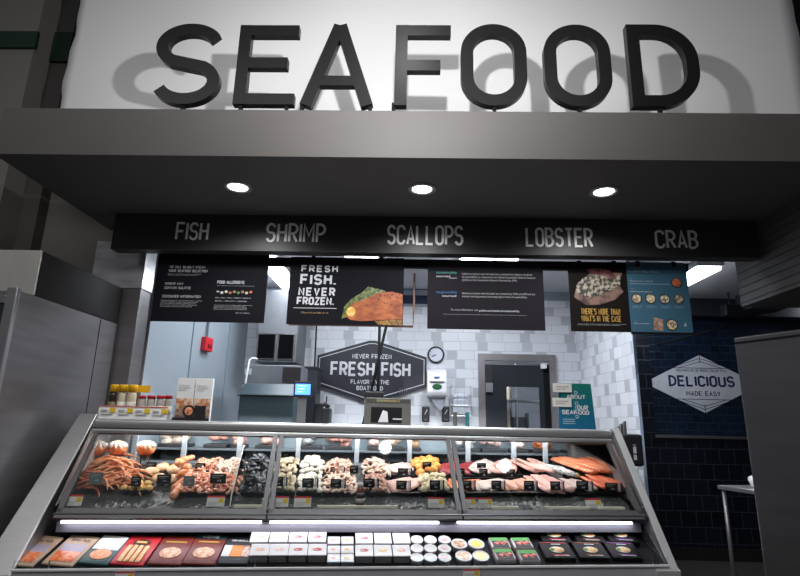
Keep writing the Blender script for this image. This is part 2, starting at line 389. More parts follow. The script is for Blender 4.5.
tag(b.build('cable', blkm, smooth=True), 'thin black cable sagging across the top of the navy tiled wall', 'cable')
# ================================================================== soffit, fascia and banner
SZ = 3.0; SY0 = 3.04
struct(B().box(-2.66, 5, SY0, 4.42, SZ, 3.325).build('soffit', soffit_m)).name = 'ceiling_soffit'
struct(B().box(-2.40, 2.66, 4.02, 4.13, 2.70, SZ).build('trim_6', band_m))
# ribbed bulkhead on the right
b = B(); b.box(2.70, 5, 3.2, 4.41, 2.40, SZ)
for i in range(9): b.box(2.69, 2.70, 3.22, 4.4, 2.43+i*.062, 2.43+i*.062+.045)
struct(b.build('trim_7', mat('ribbed grey bulkhead', (.07, .068, .068), .6)))
# raised words on the fascia
word_m = mat('pale brushed lettering', (.95, .94, .89), .5, var=.03)
for w, x0, x1, y0, y1, dsc in (('FISH', 175, 208, 221.5, 239.5, 'FISH'), ('SHRIMP', 265.5, 325.5, 222.5, 242, 'SHRIMP'), ('SCALLOPS', 387, 463.5, 224.5, 244.5, 'SCALLOPS'), ('LOBSTER', 526, 593.5, 227, 246.5, 'LOBSTER'), ('CRAB', 656, 699, 229.5, 248, 'CRAB')):
    X0, X1, Z0, Z1 = RX(x0, y0, x1, y1, 4.0)
    t = thing('word_sign', 'raised pale lettering reading %s on the dark fascia' % dsc, 'lettering', ((X0+X1)/2, 4.02, (Z0+Z1)/2), 0)
    wd = X1-X0; hh = Z1-Z0
    letters_each(t, w, -wd/2, wd/2, -hh/2, hh/2, -.007, 0, word_m, .11, .20, .42)
# recessed downlights
dl_m = mat('lit lamp', (1, 1, 1), .5, emit=(.93, .97, 1), es=9)
for i, (x, y) in enumerate(((238, 186.5), (422, 188.5), (604, 191))):
    p = atZ(x, y, SZ)
    t = thing('downlight', '%s of the three round downlights in the dark soffit' % ('leftmost', 'middle', 'rightmost')[i], 'light', (p.x, p.y, SZ))
    B().lathe([(.098, 0), (.098, -.008), (.074, -.012), (.070, -.002), (.070, 0)], 32).build('trim_ring', mat('downlight ring', (.35, .34, .33), .4), t, True)
    B().lathe([(.067, -.001), (.067, -.006), (.03, -.008), (.001, -.008)], 28).build('lamp', dl_m, t, True)
    l = bpy.data.lights.new('spot', 'SPOT'); l.energy = 40; l.spot_size = radians(160); l.spot_blend = .7; l.shadow_soft_size = .03; l.color = (.95, .97, 1)
    q = bpy.data.objects.new('spot', l); COL.objects.link(q); q.location = (p.x, p.y, SZ-.03)
# the channel letters standing on the soffit
LY = 3.3
let_m = mat('charcoal painted metal', (.007, .007, .008), .33, 0, .03, 4, spec=.22)
names = {'S': 0}
def big_letter(ch, x0, x1, label, yt, yb):
    X0, X1, Z0, Z1 = RX(x0, yt, x1, yb, LY)
    Z1 = atY((x0+x1)/2, yt, LY).z; Z0 = atY((x0+x1)/2, yb, LY).z
    h = Z1-Z0; wd = X1-X0; sw = .132*h
    t = thing('channel_letter', label, 'letter', ((X0+X1)/2, LY, 3.325))
    dz = Z0-3.325; k = h-sw; w = (wd-sw)/k
    cx = lambda pts: [(-wd/2+sw/2+p[0]*k, dz+sw/2+p[1]*k) for p in pts]
    b = B(); r = w/2
    if ch == 'O':
        q = min(r, .5)*.98
        b.stroke(cx(arc(r, 1-q, r, q, 0, 180, 25)+arc(r, q, r, q, 180, 360, 25)), sw, 0, .055, True)
    elif ch == 'D':
        q = min(w*.62, .46)
        b.stroke(cx([(0, 0), (0, 1)]+arc(w-q, 1-q, q, q, 90, 0, 14)+arc(w-q, q, q, q, 0, -90, 14)), sw, 0, .055, True)
    elif ch == 'S':
        b.stroke(cx(arc(r, .75, r, .25, 28, 235, 22)+arc(r, .25, r, .25, 55, -155, 22)), sw, 0, .055)
    elif ch == 'A':
        for i, g in enumerate(([(0, -.076), (r*.98, 1.076)], [(w, -.076), (r*1.02, 1.076)])): b.stroke(cx(g), sw*.98, -.001*i, .055)
        b.stroke(cx([(w*.2, .27), (w*.8, .27)]), sw*.9, .001, .055)
    elif ch == 'E':
        for g in ([(0, -.076), (0, 1.076)], [(0, 1), (w+.076, 1)], [(0, .52), (w*.93, .52)], [(0, 0), (w+.076, 0)]): b.stroke(cx(g), sw, (0 if g[0][1] < 0 else .0012), .055)
    elif ch == 'F':
        for g in ([(0, -.076), (0, 1.076)], [(0, 1), (w+.076, 1)], [(0, .49), (w*.9, .49)]): b.stroke(cx(g), sw, (0 if g[0][1] < 0 else .0012), .055)
    bmesh.ops.remove_doubles(b.bm, verts=b.bm.verts, dist=.0005)
    b.build('letter_body', let_m, t)
    for q in {'S': (0,), 'E': (-.16, .16), 'A': (-.24, .235), 'F': (-.2,), 'O': (0,), 'D': (-.05,)}[ch]:
        B().box(q-.012, q+.012, .015, .04, 0, dz+.03).build('post', blkm, t)
    return t
big_letter('S', 153.5, 221, 'first big charcoal letter, an S, standing on the soffit', 23.5, 104)
big_letter('E', 236.5, 296.5, 'big charcoal letter E standing on the soffit beside the S', 25, 104)
big_letter('A', 302, 374.5, 'big charcoal letter A standing on the soffit', 25, 105)
big_letter('F', 395, 451, 'big charcoal letter F with the light catching its face', 25, 105.2)
big_letter('O', 461, 527, 'big charcoal round letter O standing right of the F', 24, 105.5)
big_letter('O', 544.5, 611.5, 'big charcoal round letter O standing left of the D', 24.5, 106.3)
big_letter('D', 629.5, 699.5, 'last big charcoal letter, a D, standing on the soffit', 24.5, 106.3)
# fabric banner behind the letters
bn = mat('white banner fabric', (.78, .78, .79), .85, var=.02, scale=1.5)
b = B(); nx, nzz = 90, 40; vs = []
bl, br = atY(60, 108, 4.0).x, atY(795, 60, 4.0).x
for j in range(nzz+1):
    row = []
    z = 3.33+j/nzz*3.1
    for i in range(nx+1):
        t_ = i/nx
        ed = .010*sin(z*7)+.007*sin(z*19+1)
        x = bl+(br-bl)*t_ + (ed if i == 0 else ed*.8 if i == nx else 0)
        if i == nx: x += .06*max(0, 5-z)*-.2+.06
        y = 4.0+.006*sin(x*5+z*1.5)+.010*noise.noise(Vector((x*.5, z*1.8, 0)))
        row.append(b.bm.verts.new((x, y, z)))
    vs.append(row)
for j in range(nzz):
    for i in range(nx): b.bm.faces.new((vs[j][i], vs[j][i+1], vs[j+1][i+1], vs[j+1][i]))
o = b.build('fabric_banner', bn, smooth=True); md = o.modifiers.new('s', 'SOLIDIFY'); md.thickness = .004
tag(o, 'large white creased fabric backdrop behind the big letters', 'banner')
# ================================================================== hanging signs
RY = 4.24
ra, rb = atY(150, 262, RY), atY(688, 262, RY)
rz = atY(415, 261.5, RY).z
tag(B().box(-2.1, rb.x, RY, RY+.05, rz-.05, rz+.02, .004).build('hanging_rail', blkm), 'black rail running behind the tops of the hanging signs', 'rail')
b = B()
SGY = 4.2
sign_blk = mat('black sign board', (.008, .008, .011), .7, var=.03, scale=3, spec=.1)
def hang_sign(x0, y0, x1, y1, label, m=sign_blk, yy=SGY):
    X0, X1, Z0, Z1 = RX(x0, y0, x1, y1, yy)
    t = thing('hanging_sign', label, 'sign', ((X0+X1)/2, yy, (Z0+Z1)/2), 0, None)
    w, h = X1-X0, Z1-Z0
    B().box(-w/2, w/2, 0, .012, -h/2, h/2).build('board', m, t)
    for s in (-.3, .3): B().box(s*w-.015, s*w+.015, -.006, .045, h/2-.035, h/2+.01, .003).build('clip', blkm, t)
    sx = w/(x1-x0); sz = h/(y1-y0)
    fx = lambda x: (x-(x0+x1)/2)*sx
    fz = lambda y: ((y0+y1)/2-y)*sz
    return t, w, h, fx, fz
def T(t, body, x, y, fx, fz, hp, m, x1=None, **k):
    # x,y in sign space; hp cap height in metres
    small_text('text', body, fx(x), fz(y), hp*1.38, m, t, width=(fx(x1)-fx(x)) if x1 else None, **k)
t, w, h, fx, fz = hang_sign(154.5, 254, 266.5, 322, 'black allergen and consumer information board, leftmost hanging sign')
def words(t, s, x0, x1, y0, y1, m, fx, fz, weight=.15, gap=.24, w=.46, name='lettering'):
    lettering(s, fx(x0), fx(x1), fz(y1), fz(y0), -.002, 0, weight, gap, w).build(name, m, t)
words(t, 'WE WILL GLADLY STEAM', 167, 203, 266.5, 269, print_g, fx, fz)
words(t, 'YOUR SEAFOOD SELECTION', 166.5, 206, 270.3, 273, print_g, fx, fz)
T(t, 'Ask our associates to steam your selection\nwhile you shop. It is ready in minutes.', 166, 275.4, fx, fz, .007, print_g, 200)
words(t, 'SHRIMP MAY', 164.5, 183, 283.5, 286, print_g, fx, fz); words(t, 'CONTAIN SULFITE', 164.5, 191, 287.6, 290.2, print_g, fx, fz)
words(t, 'CONSUMER INFORMATION', 163.5, 202, 296, 298.8, print_g, fx, fz)
T(t, 'Consuming raw or undercooked meats, poultry,\nseafood, shellfish or eggs may increase your\nrisk of foodborne illness, especially if you\nhave certain medical conditions. Please ask\nan associate about our fresh seafood.', 162.5, 302, fx, fz, .009, print_g, 204)
words(t, 'FOOD ALLERGENS', 217, 244, 281, 284, print_w, fx, fz)
T(t, 'Our seafood may contain any of the following', 217, 286.4, fx, fz, .006, print_g, 254)
for i in range(9):
    c = [(.55, .55, .55), (.6, .6, .6), (.7, .6, .5), (.4, .16, .06), (.35, .2, .12), (.12, .25, .06), (.4, .18, .1), (.6, .5, .4), (.6, .15, .06)][i]
    B().ell((fx(218.5+i*4.1), -.002, fz(292+(i % 2))), (.013, .002, .011 if i else .006), 10, 6).build('food_picture', mat('allergen %d' % i, c, .6), t)
T(t, 'FISH  |  EGG  |  MILK  |  WHEAT  |  PEANUTS', 216.5, 298.6, fx, fz, .008, print_w, 252); T(t, 'SESAME  |  TREE NUTS  |  SHELLFISH', 216.5, 301.8, fx, fz, .008, print_w, 248)
T(t, 'Consuming raw or undercooked seafood may\nincrease your risk of foodborne illness.\nPlease tell an associate about any allergy\nbefore you order from this department.', 216, 305.8, fx, fz, .008, print_g, 254)
T(t, 'visit our website', 238, 313.2, fx, fz, .008, print_w, 252)
# sign 2
t, w, h, fx, fz = hang_sign(288.5, 257.5, 403.5, 325, 'black sign reading FRESH FISH. NEVER FROZEN. with a salmon picture')
words(t, 'FRESH', 300, 337, 266, 273, print_w, fx, fz, .2, .36)
words(t, 'FISH.', 299.5, 335.5, 275, 286, print_w, fx, fz, .2, .3)
words(t, 'NEVER', 298.5, 335.5, 288.5, 297, print_w, fx, fz, .2, .36)
words(t, 'FROZEN.', 297.5, 334.5, 298, 306, print_w, fx, fz, .2, .26)
B().box(fx(294.5), fx(337.5), -.002, 0, fz(309.3), fz(308.8)).build('rule', print_w, t)
T(t, "There's pride in it.", 301.5, 314.2, fx, fz, .012, mat('tan print', (.5, .3, .16), .7), 329, shear=.4)
def blob(b, fx, fz, pts, y0, y1): b.prism([(fx(p[0]), fz(p[1])) for p in pts], y0, y1)
leaf = two('herb picture', (.02, .05, .01), (.16, .19, .03), 40)
b = B(); blob(b, fx, fz, [(345, 307), (352, 299), (362, 293), (368, 287), (378, 289), (386, 291), (380, 300), (366, 306), (352, 316), (343, 319)], -.0015, 0); b.build('herb_picture', leaf, t)
sal_pic = two('salmon picture', (.20, .035, .01), (.52, .15, .04), 11, .6, pos=(.3, .7), c3=(.70, .38, .18), stretch=(1, 1, 2))
b = B(); blob(b, fx, fz, [(346, 316), (352, 304), (364, 300), (378, 293), (392, 291.5), (402.6, 294), (403.2, 318), (392, 319), (380, 320), (362, 321), (352, 320)], -.0025, -.0005); b.build('salmon_picture', sal_pic, t)
b = B(); blob(b, fx, fz, [(376, 321), (388, 319.5), (403, 318.5), (403, 324.5), (380, 324.5)], -.0022, 0); b.build('plate_picture', two('plate picture', (.12, .05, .01), (.4, .2, .03), 50), t)
b = B(); b.lathe([(.001, 0), (.036, 0), (.036, .002), (.001, .002)], 20, (fx(352), -.0035, fz(312)), 1.1, 'y'); b.build('lemon_picture', two('lemon picture', (.7, .38, .05), (.85, .6, .2), 40), t)
b = B()
for i in range(14): b.ell((fx(random.uniform(378, 400)), -.003, fz(random.uniform(294, 305))), (.006, .001, .005), 8, 5)
b.build('pepper_picture', mat('pepper print', (.05, .01, .008), .6), t)
# sign 3
t, w, h, fx, fz = hang_sign(427.5, 262, 544, 329.5, 'black sustainability board with two small coloured logos and paragraphs', mat('charcoal sign board', (.016, .014, .018), .7, var=.03, spec=.1))
teal_p = mat('teal print', (.05, .30, .27), .6); blue_p = mat('blue print', (.02, .15, .36), .6)
T(t, 'sustainably', 436, 274.5, fx, fz, .022, teal_p, 457); T(t, 'sourced', 436, 278.2, fx, fz, .018, print_w, 450)
T(t, 'ASC', 449, 279.6, fx, fz, .010, print_w, 457)
T(t, 'responsibly', 436, 294.5, fx, fz, .022, blue_p, 457); T(t, 'sourced', 442, 298, fx, fz, .018, print_w, 456)
T(t, 'Seafood products with this label have achieved the highest standards\nof sustainability as reviewed by the Global Sustainable Seafood Initiative\n(GSSI) and the Sustainable Fisheries Partnership (SFP).', 462, 275.4, fx, fz, .016, print_g, 536, space=1.15)
T(t, 'Seafood products with this label are reviewed by GSSI and SFP and are\nactively working toward achieving higher levels of sustainability.', 462, 295, fx, fz, .016, print_g, 535, space=1.15)
T(t, 'For more information, visit', 451, 311.5, fx, fz, .016, print_g, 478); T(t, 'publix.com/seafood-sustainability.', 479, 312, fx, fz, .016, print_w, 519)
T(t, 'Other product claims and certifications may appear on labels in our cases, please ask an associate to learn more.', 443.5, 315.5, fx, fz, .006, print_g, 526)
# sign 4
t, w, h, fx, fz = hang_sign(569.5, 262, 628.5, 331.5, "black sign with a baked fish picture reading THERE'S MORE THAN WHAT'S IN THE CASE", mat('brown black sign', (.008, .006, .005), .7, spec=.1))
b = B(); blob(b, fx, fz, [(574, 298), (578, 284), (590, 275), (596, 268), (604, 272), (624, 273), (620, 284), (624, 292), (615, 300), (600, 305), (586, 306)], -.0015, 0)
b.build('paper_picture', two('parchment picture', (.06, .035, .03), (.22, .13, .10), 14), t)
b = B(); blob(b, fx, fz, [(576, 294), (577, 286), (584, 279), (594, 275), (606, 277), (614, 281), (622, 274), (621, 285), (612, 290), (602, 296), (588, 298)], -.003, -.001)
b.build('fish_picture', two('baked fish picture', (.03, .025, .02), (.42, .36, .27), 34, .5, pos=(.45, .6)), t)
b = B(); blob(b, fx, fz, [(588, 270), (600, 268), (612, 271), (618, 277), (606, 275), (594, 275)], -.0035, -.001); b.build('onion_picture', two('onion picture', (.05, .01, .015), (.18, .05, .06), 30), t)
gold = mat('gold print', (.42, .24, .04), .6)
words(t, "THERE'S MORE THAN", 580, 619, 309, 315.2, gold, fx, fz, .12, .27, .4); words(t, "WHAT'S IN THE CASE", 580, 619.5, 316, 322, gold, fx, fz, .12, .27, .4)
T(t, 'From special orders to party platters, ask an associate\nto learn about all our other options in seafood.', 576, 324.6, fx, fz, .006, print_g, 624)
# sign 5
t, w, h, fx, fz = hang_sign(628.6, 262.5, 689.5, 334.5, 'blue sign with round meal pictures reading Cook-In-Bag Meals', mat('steel blue sign board', (.035, .105, .16), .5, var=.03))
B().box(-w/2, w/2, -.002, 0, -h/2, -h/2+.018).build('dark_border', sign_blk, t)
lp = mat('pale blue print', (.28, .40, .5), .6)
T(t, 'SEAFOOD', 630.5, 269, fx, fz, .010, lp, 643); T(t, 'Cook-In-Bag Meals', 630.5, 273.2, fx, fz, .017, lp, 661)
T(t, 'STEP 1', 631, 279.8, fx, fz, .005, lp, 635); T(t, 'Choose your seafood', 631, 282.3, fx, fz, .009, print_w, 654)
B().box(fx(631), fx(671), -.0015, 0, fz(284.9), fz(284.4)).build('rule', lp, t)
T(t, 'STEP 2', 631, 290, fx, fz, .005, lp, 635); T(t, 'Choose your flavors', 631, 293, fx, fz, .009, print_w, 652)
T(t, 'STEP 3', 632, 321.5, fx, fz, .005, lp, 636); T(t, 'Bake and enjoy', 632, 324.5, fx, fz, .009, print_w, 647)
def dish(x, y, r, ca, cb, i):
    g = B().lathe([(r, 0), (r, .003), (.001, .003)], 22, (fx(x), -.003, fz(y)), 1, 'y').build('bowl_picture', mat('dark dish', (.03, .02, .02), .5), t)
    B().lathe([(.001, 0), (r*.82, 0), (r*.82, .002)], 22, (fx(x), -.0045, fz(y)), 1, 'y').build('food_picture', two('dish food %d' % i, ca, cb, 60), g)
dish(678, 283, .041, (.35, .03, .02), (.6, .2, .08), 0)
for i, (x, ca, cb) in enumerate(((636.5, (.25, .12, .04), (.7, .6, .45)), (650.5, (.45, .33, .2), (.8, .7, .5)), (664.5, (.12, .12, .05), (.75, .65, .5)), (678.5, (.08, .08, .05), (.5, .4, .3)))):
    dish(x, 299.5, .041, ca, cb, i+1)
    T(t, 'Fresh fish with\nvegetables and\nherb butter', x-5, 307, fx, fz, .006, lp, x+5)
dish(669, 325, .046, (.2, .12, .06), (.7, .6, .4), 6)
b = B(); blob(b, fx, fz, [(652, 318), (661, 320), (660, 331), (651, 330)], -.002, 0); b.build('bag_picture', two('bag picture', (.25, .14, .09), (.5, .32, .24), 20), t)
B().prism([(fx(681), fz(326)), (fx(684), fz(326)), (fx(682.5), fz(322.5))], -.002, 0).build('flame_mark', lp, t)
# ================================================================== steel units on the left
SX = -2.4
t = thing('steel_cooler', 'tall dark stainless cooler filling the left edge, side panel facing the seafood case', 'cooler', (SX, 3.16, 0))
B().box(-.55, 0, 0, 1.12, 0, 2.145, .004).build('cabinet_body', steel_dark, t)
e = B().box(-.06, .004, -.035, 0, 0, 2.16, .006).build('corner_post', steel_soft, t)
B().box(-.55, -.06, -.02, 0, .7, 2.06).build('door_glass', mat('dark display glass', (.02, .03, .03), .1), t)
B().box(-.55, -.06, -.03, -.002, 2.06, 2.11, .004).build('door_trim', steel, t)
B().box(-.55, -.10, -.026, -.018, 1.5, 1.93).build('glowing_product', mat('glowing green product', (.1, .3, .2), .5, emit=(.15, .5, .35), es=.5), t)  # green product on the cooler front, given a glow of its own
B().box(-.0, .003, .88, .885, 0, 2.14).build('panel_seam', blkm, t)
t = thing('compressor_housing', 'dark steel housing standing on top of the tall cooler at left', 'housing', (SX, 3.29, 2.147))
B().box(-.55, 0, 0, 1.0, 0, .295, .003).build('side_panel', mat('dark smoked steel', (.012, .011, .011), .5, 0, spec=.15), t)
B().box(-.55, -.002, -.012, .0, 0, .297, .003).build('front_panel', mat('light brushed steel', (.50, .49, .47), .5, .5, .08, 3, stretch=(3, 1, 1)), t)
t = thing('steel_column', 'polished stainless column rising behind the dark housing', 'column', (-2.69, 4.3, 0))
B().box(0, .43, .01, .19, 0, 2.45, .003).build('column_shaft', steel_dark, t)
B().box(0, .44, 0, .18, 2.45, 2.86, .004).build('column_cap', steel_mirror, t)
# ================================================================== steel cabinet on the right
a = atY(745, 425, 2.6)
# left silhouette edge at x=745 on the horizon row; top meets (736,338)
t = thing('steel_cabinet', 'tall dark stainless cabinet at the right edge beside the navy wall', 'cabinet', (a.x, 2.6, 0), radians(-62))
zt = atY(737, 338, 2.6).z
B().box(0, 1.9, 0, .8, .08, zt, .006).build('cabinet_body', mat('dark brushed steel', (.22, .22, .23), .33, 1., .1, 2, stretch=(1, 1, 6)), t)
B().box(.02, 1.88, .02, .78, 0, .08).build('plinth', blkm, t)
B().box(.0, 1.9, -.004, 0, zt-.03, zt-.022).build('top_seam', blkm, t)
# steel work table between the wall and cabinet
p = atY(717, 485, 4.6)
t = thing('work_table', 'narrow stainless table standing on the floor before the navy wall', 'table', (p.x, 4.6, 0), radians(-76))
zt2 = p.z
B().box(0, 1.0, -.0, .5, zt2-.03, zt2, .004).build('tabletop', steel_soft, t)
for x, y in ((.03, .03), (.97, .03), (.03, .47), (.97, .47)):
    l = B().tube([(x, y, .05), (x, y, zt2-.03)], .015, 10).build('leg', steel_dark, t, True)
    B().lathe([(.012, 0), (.024, .01), (.02, .05)], 12, (x, y, 0)).build('foot', blk, l)
B().box(.03, .97, .03, .47, .14, .17).build('lower_shelf', steel_soft, t)
p2 = atY(756, 483, 4.45)
o = B().ell((0, 0, .05), (.05, .05, .05), 14, 8, lambda k: k*(1+.1*sin(k.z*5))).build('plastic_bag', white, smooth=True, loc=(p2.x, 4.45, zt2-.001)); tag(o, 'small white plastic bag lying on the steel work table', 'bag')
# ================================================================== kitchen back area
# hexagonal wall sign
X0, X1, Z0, Z1 = RX(316.5, 340.5, 426.5, 402, 6.34)
w, h = X1-X0, Z1-Z0
t = thing('wall_sign', 'dark hexagonal sign reading FRESH FISH on the white tiled wall', 'sign', ((X0+X1)/2, 6.37, (Z0+Z1)/2), 0)
navy_b = mat('dark slate board', (.020, .020, .032), .5, var=.04)
def hexa(w, h, side, cut=0):
    return [(-w/2, -side), (-w/2, side), (-w*.03, h/2), (w*.03, h/2), (w/2, side), (w/2, -side), (w*.03, -h/2), (-w*.03, -h/2)]
B().prism(hexa(w, h, h*.24), -.02, .02).build('board', navy_b, t)
B().stroke(hexa(w*.955, h*.9, h*.20), .008, -.023, -.019, True).build('border_line', print_w, t)
def LB(t, s, x0, x1, z0, z1, m, y=-.023, weight=.16, gap=.24, w=.46, y2=None): lettering(s, x0, x1, z0, z1, y, (y+.004) if y2 is None else y2, weight, gap, w).build('lettering', m, t)
LB(t, 'NEVER FROZEN', -w*.18, w*.18, h*.20, h*.275, print_w)
LB(t, 'FRESH FISH', -w*.375, w*.355, -.09*h, .145*h, print_w, weight=.165)
LB(t, 'FLAVOR BY THE', -w*.185, w*.165, -.215*h, -.145*h, print_w)
LB(t, 'BOATLOAD', -w*.13, w*.11, -.315*h, -.245*h, print_w)
# diamond sign on navy tiles
c = atY(703, 382.5, 6.75)
X0 = atY(653, 381, 6.75).x; w = 2*(c.x-X0); Zt, Zb = atY(702, 355, 6.75).z, atY(706, 413, 6.75).z; h = Zt-Zb
t = thing('wall_sign', 'white diamond sign reading DELICIOUS MADE EASY on navy tiles', 'sign', (c.x, 6.77, (Zt+Zb)/2), 0)
B().prism([(-w/2, -.07*h), (-w/2, .07*h), (0, h/2), (w/2, .07*h), (w/2, -.07*h), (0, -h/2)], -.0, .01).build('board', mat('pale sign board', (.55, .57, .62), .6), t)
nv = mat('navy print', (.01, .015, .07), .6)
LB(t, 'DELICIOUS', -w*.335, w*.325, -.055*h, .14*h, nv, -.003, .18, y2=.001)
LB(t, 'MADE EASY', -w*.17, w*.17, -.21*h, -.13*h, nv, -.003, .14, y2=.001)
small_text('text', 'PREPARED BY US, PERFECTED BY YOU', -w*.25, .205*h, .045, nv, t, width=w*.5)
b = B()
for s in (1, -1):
    for k in (.0, .06):
        b.stroke([(-w*(.30-k*1.3), s*h*.27), (0, s*h*(.44-k*.9)), (w*(.30-k*1.3), s*h*.27)], .006, -.003, .001)
    b.stroke([(-w*.3, s*h*.27), (w*.3, s*h*.27)], .006, -.003, .001); b.stroke([(0, s*h*.5), (0, s*h*.36)], .006, -.003, .001)
    b.build('line_pattern', nv, t); b = B()
# clock
c = atY(436, 354.5, 6.36)
t = thing('wall_clock', 'round black rimmed clock on the white tiled wall', 'clock', (c.x, 6.40, c.z))
B().lathe([(.001, 0), (.092, 0), (.100, -.02), (.094, -.035), (.082, -.035), (.080, -.02), (.001, -.02)], 40, (0, 0, 0), 1, 'y').build('case_rim', blk, t, True)
B().lathe([(.001, -.021), (.081, -.021), (.081, -.023), (.001, -.023)], 32, (0, 0, 0), 1, 'y').build('dial', mat('clock face', (.62, .64, .72), .5), t)
b = B()
for k in range(12): b.stroke([(.066*sin(k*pi/6), .066*cos(k*pi/6)), (.075*sin(k*pi/6), .075*cos(k*pi/6))], .003, -.0245, -.022)
b.build('hour_mark', blk, t)
B().stroke([(0, 0), (-.045, -.028)], .008, -.027, -.025).build('hour_hand', blk, t); B().stroke([(0.01, .004), (-.062, -.015)], .004, -.029, -.027).build('minute_hand', blk, t)
# towel dispenser
X0, X1, Z0, Z1 = RX(427, 370, 446.5, 398, 6.3)
w, h = X1-X0, Z1-Z0
t = thing('towel_dispenser', 'white paper towel dispenser under the clock with a green label', 'dispenser', ((X0+X1)/2, 6.40, Z0))
B().prism([(0, 0), (-.17, 0.02), (-.19, .06), (-.18, h*.6), (-.13, h*.95), (-.1, h), (0, h)], -w/2, w/2, 'x').build('cover', white, t, bevel=.012)
B().box(-w*.38, w*.38, -.198, -.17, h*.52, h*.58, .008).build('slot', mat('grey slot', (.12, .13, .14), .4), t)
B().lathe([(.001, -.196), (.055, -.193), (.055, -.19), (.001, -.188)], 24, (0, 0, h*.38), .6, 'y').build('green_label', mat('green label', (.01, .10, .03), .5), t)
B().box(-.03, .03, -.187, -.17, h*.70, h*.74, .003).build('brand_mark', blue_p, t)
B().prism([(-w*.3, 0), (w*.45, 0), (w*.3, -.12), (w*.1, -.14)], -.12, -.118).build('paper_towel', mat('grey paper', (.35, .36, .4), .8), t)
# soap dispensers
for i, (x0, x1, lb) in enumerate(((422, 429.5, 'black soap dispenser on the tiles, left one under the towel dispenser'), (442, 449.5, 'black soap dispenser on the tiles, right one nearer the wire rack'))):
    X0, X1, Z0, Z1 = RX(x0, 406.5, x1, 422, 6.33); w = X1-X0; h = Z1-Z0
    t = thing('soap_dispenser', lb, 'dispenser', ((X0+X1)/2, 6.40, Z0), 0, 'soap dispensers')
    B().box(-w/2, w/2, -.09, 0, 0, h, .012).build('cover', blk, t)
    B().box(-w*.3, w*.3, -.096, -.088, h*.08, h*.2, .003).build('push_bar', mat('dark grey bar', (.05, .05, .055), .4), t)
    B().stroke([(-.012, h*.5), (.0, h*.62), (.012, h*.72), (.012, h*.8)], .007, -.094, -.09).build('white_mark', print_w, t)
# wire glove rack
X0, X1, Z0, Z1 = RX(451, 386, 471, 416, 6.3); w = X1-X0; h = Z1-Z0
t = thing('glove_rack', 'wire wall rack holding a clear glove box right of the soap dispensers', 'rack', ((X0+X1)/2, 6.40, Z0))
b = B()
for zz in (0, h*.35, h*.7, h): b.tube([(-w/2, 0, zz), (-w/2, -.12, zz), (w/2, -.12, zz), (w/2, 0, zz)], .004, 6)
for xx in (-w/2, -w/6, w/6, w/2): b.tube([(xx, -.12, 0), (xx, -.12, h)], .003, 6)
b.build('wire_frame', steel, t)
B().box(-w*.4, w*.4, -.105, -.02, h*.05, h*.55, .006).build('glove_box', mat('pale glove box', (.5, .52, .56), .5), t)
B().ell((0, -.06, h*.62), (.09, .035, .05), 12, 8).build('glove_bundle', mat('white gloves', (.6, .63, .7), .5), t, True)
for i, (x0, x1, m_, lb) in enumerate(((452, 458, mat('olive bottle', (.08, .08, .06), .4), 'grey brown spray bottle on the back counter under the glove rack'), (464, 470.5, mat('teal bottle', (.0, .14, .13), .35), 'teal bottle on the back counter under the glove rack'))):
    X0, X1, Z0, Z1 = RX(x0, 412, x1, 424, 6.2); w = (X1-X0)
    t = thing('spray_bottle', lb, 'bottle', ((X0+X1)/2, 6.2, .96))
    B().lathe([(w*.45, 0), (w*.5, .02), (w*.5, .30), (w*.2, .38), (w*.18, .4)], 16).build('bottle_body', m_, t, True)
    B().box(-.02, .02, -.05, .02, .4, Z1-.96, .006).build('trigger_head', m_, t)
# back counter
t = thing('back_counter', 'long stainless work counter along the white tiled wall', 'counter', (-.25, 6.08, 0))
B().box(-1.5, .95, -.30, .31, .92, .96, .005).build('counter_top', steel_soft, t)
for x in (-1.45, -.3, .9):
    for y in (-.28, .28): B().tube([(x, y, 0), (x, y, .92)], .02, 8).build('leg', steel_soft, t)
B().box(-1.45, .9, -.3, .3, .25, .28).build('lower_shelf', steel_soft, t)
# door
X0, X1, Z0, Z1 = RX(478.5, 354.5, 556.5, 428, 6.38)
t = struct(empty('door_1', ((X0+X1)/2, 6.38, 0))); w = X1-X0
fr = .075
b = B(); b.box(-w/2, -w/2+fr, -.03, .02, 0, Z1); b.box(w/2-fr, w/2, -.03, .02, 0, Z1); b.box(-w/2+fr, w/2-fr, -.03, .02, Z1-fr, Z1)
b.build('door_frame', mat('dull door frame steel', (.28, .26, .26), .4, .7, .08, 3), t)
b = B(); b.box(-w/2+fr, w/2-fr, -.02, .0, Z1-fr-.03, Z1-fr-.012); b.build('track', steel, t)
dl, dr = -w/2+fr, w/2-fr
wx0 = atY(506, 390, 6.37).x-(X0+X1)/2; wx1 = atY(539.5, 390, 6.37).x-(X0+X1)/2; wz1 = atY(522, 386.5, 6.37).z; wz0 = 1.15
dm = mat('slate door', (.012, .015, .022), .4, var=.03)
b = B(); b.box(dl, wx0, -.006, .014, .01, Z1-fr-.05); b.box(wx1, dr-.07, -.006, .014, .01, Z1-fr-.05); b.box(wx0, wx1, -.006, .014, wz1, Z1-fr-.05); b.box(wx0, wx1, -.006, .014, .01, wz0)
b.build('door_leaf', dm, t)
B().box(dr-.07, dr, 0, .016, .01, Z1-fr-.04).build('jamb_gap', blkm, t)
b = B(); b.stroke([(wx0, wz0), (wx0, wz1), (wx1, wz1), (wx1, wz0)], .012, -.012, -.004, True); b.build('window_frame', blk, t)
B().box(wx0, wx1, .002, .005, wz0, wz1).build('window_pane', acrylic, t)
B().box(dl+.005, dl+.085, -.06, -.006, Z1-fr-.26, Z1-fr-.08, .006).build('hinge_cover', blk, t); B().box(dl+.005, dl+.085, -.055, -.006, Z1-fr-.37, Z1-fr-.262, .004).build('hinge_plate', steel_soft, t)
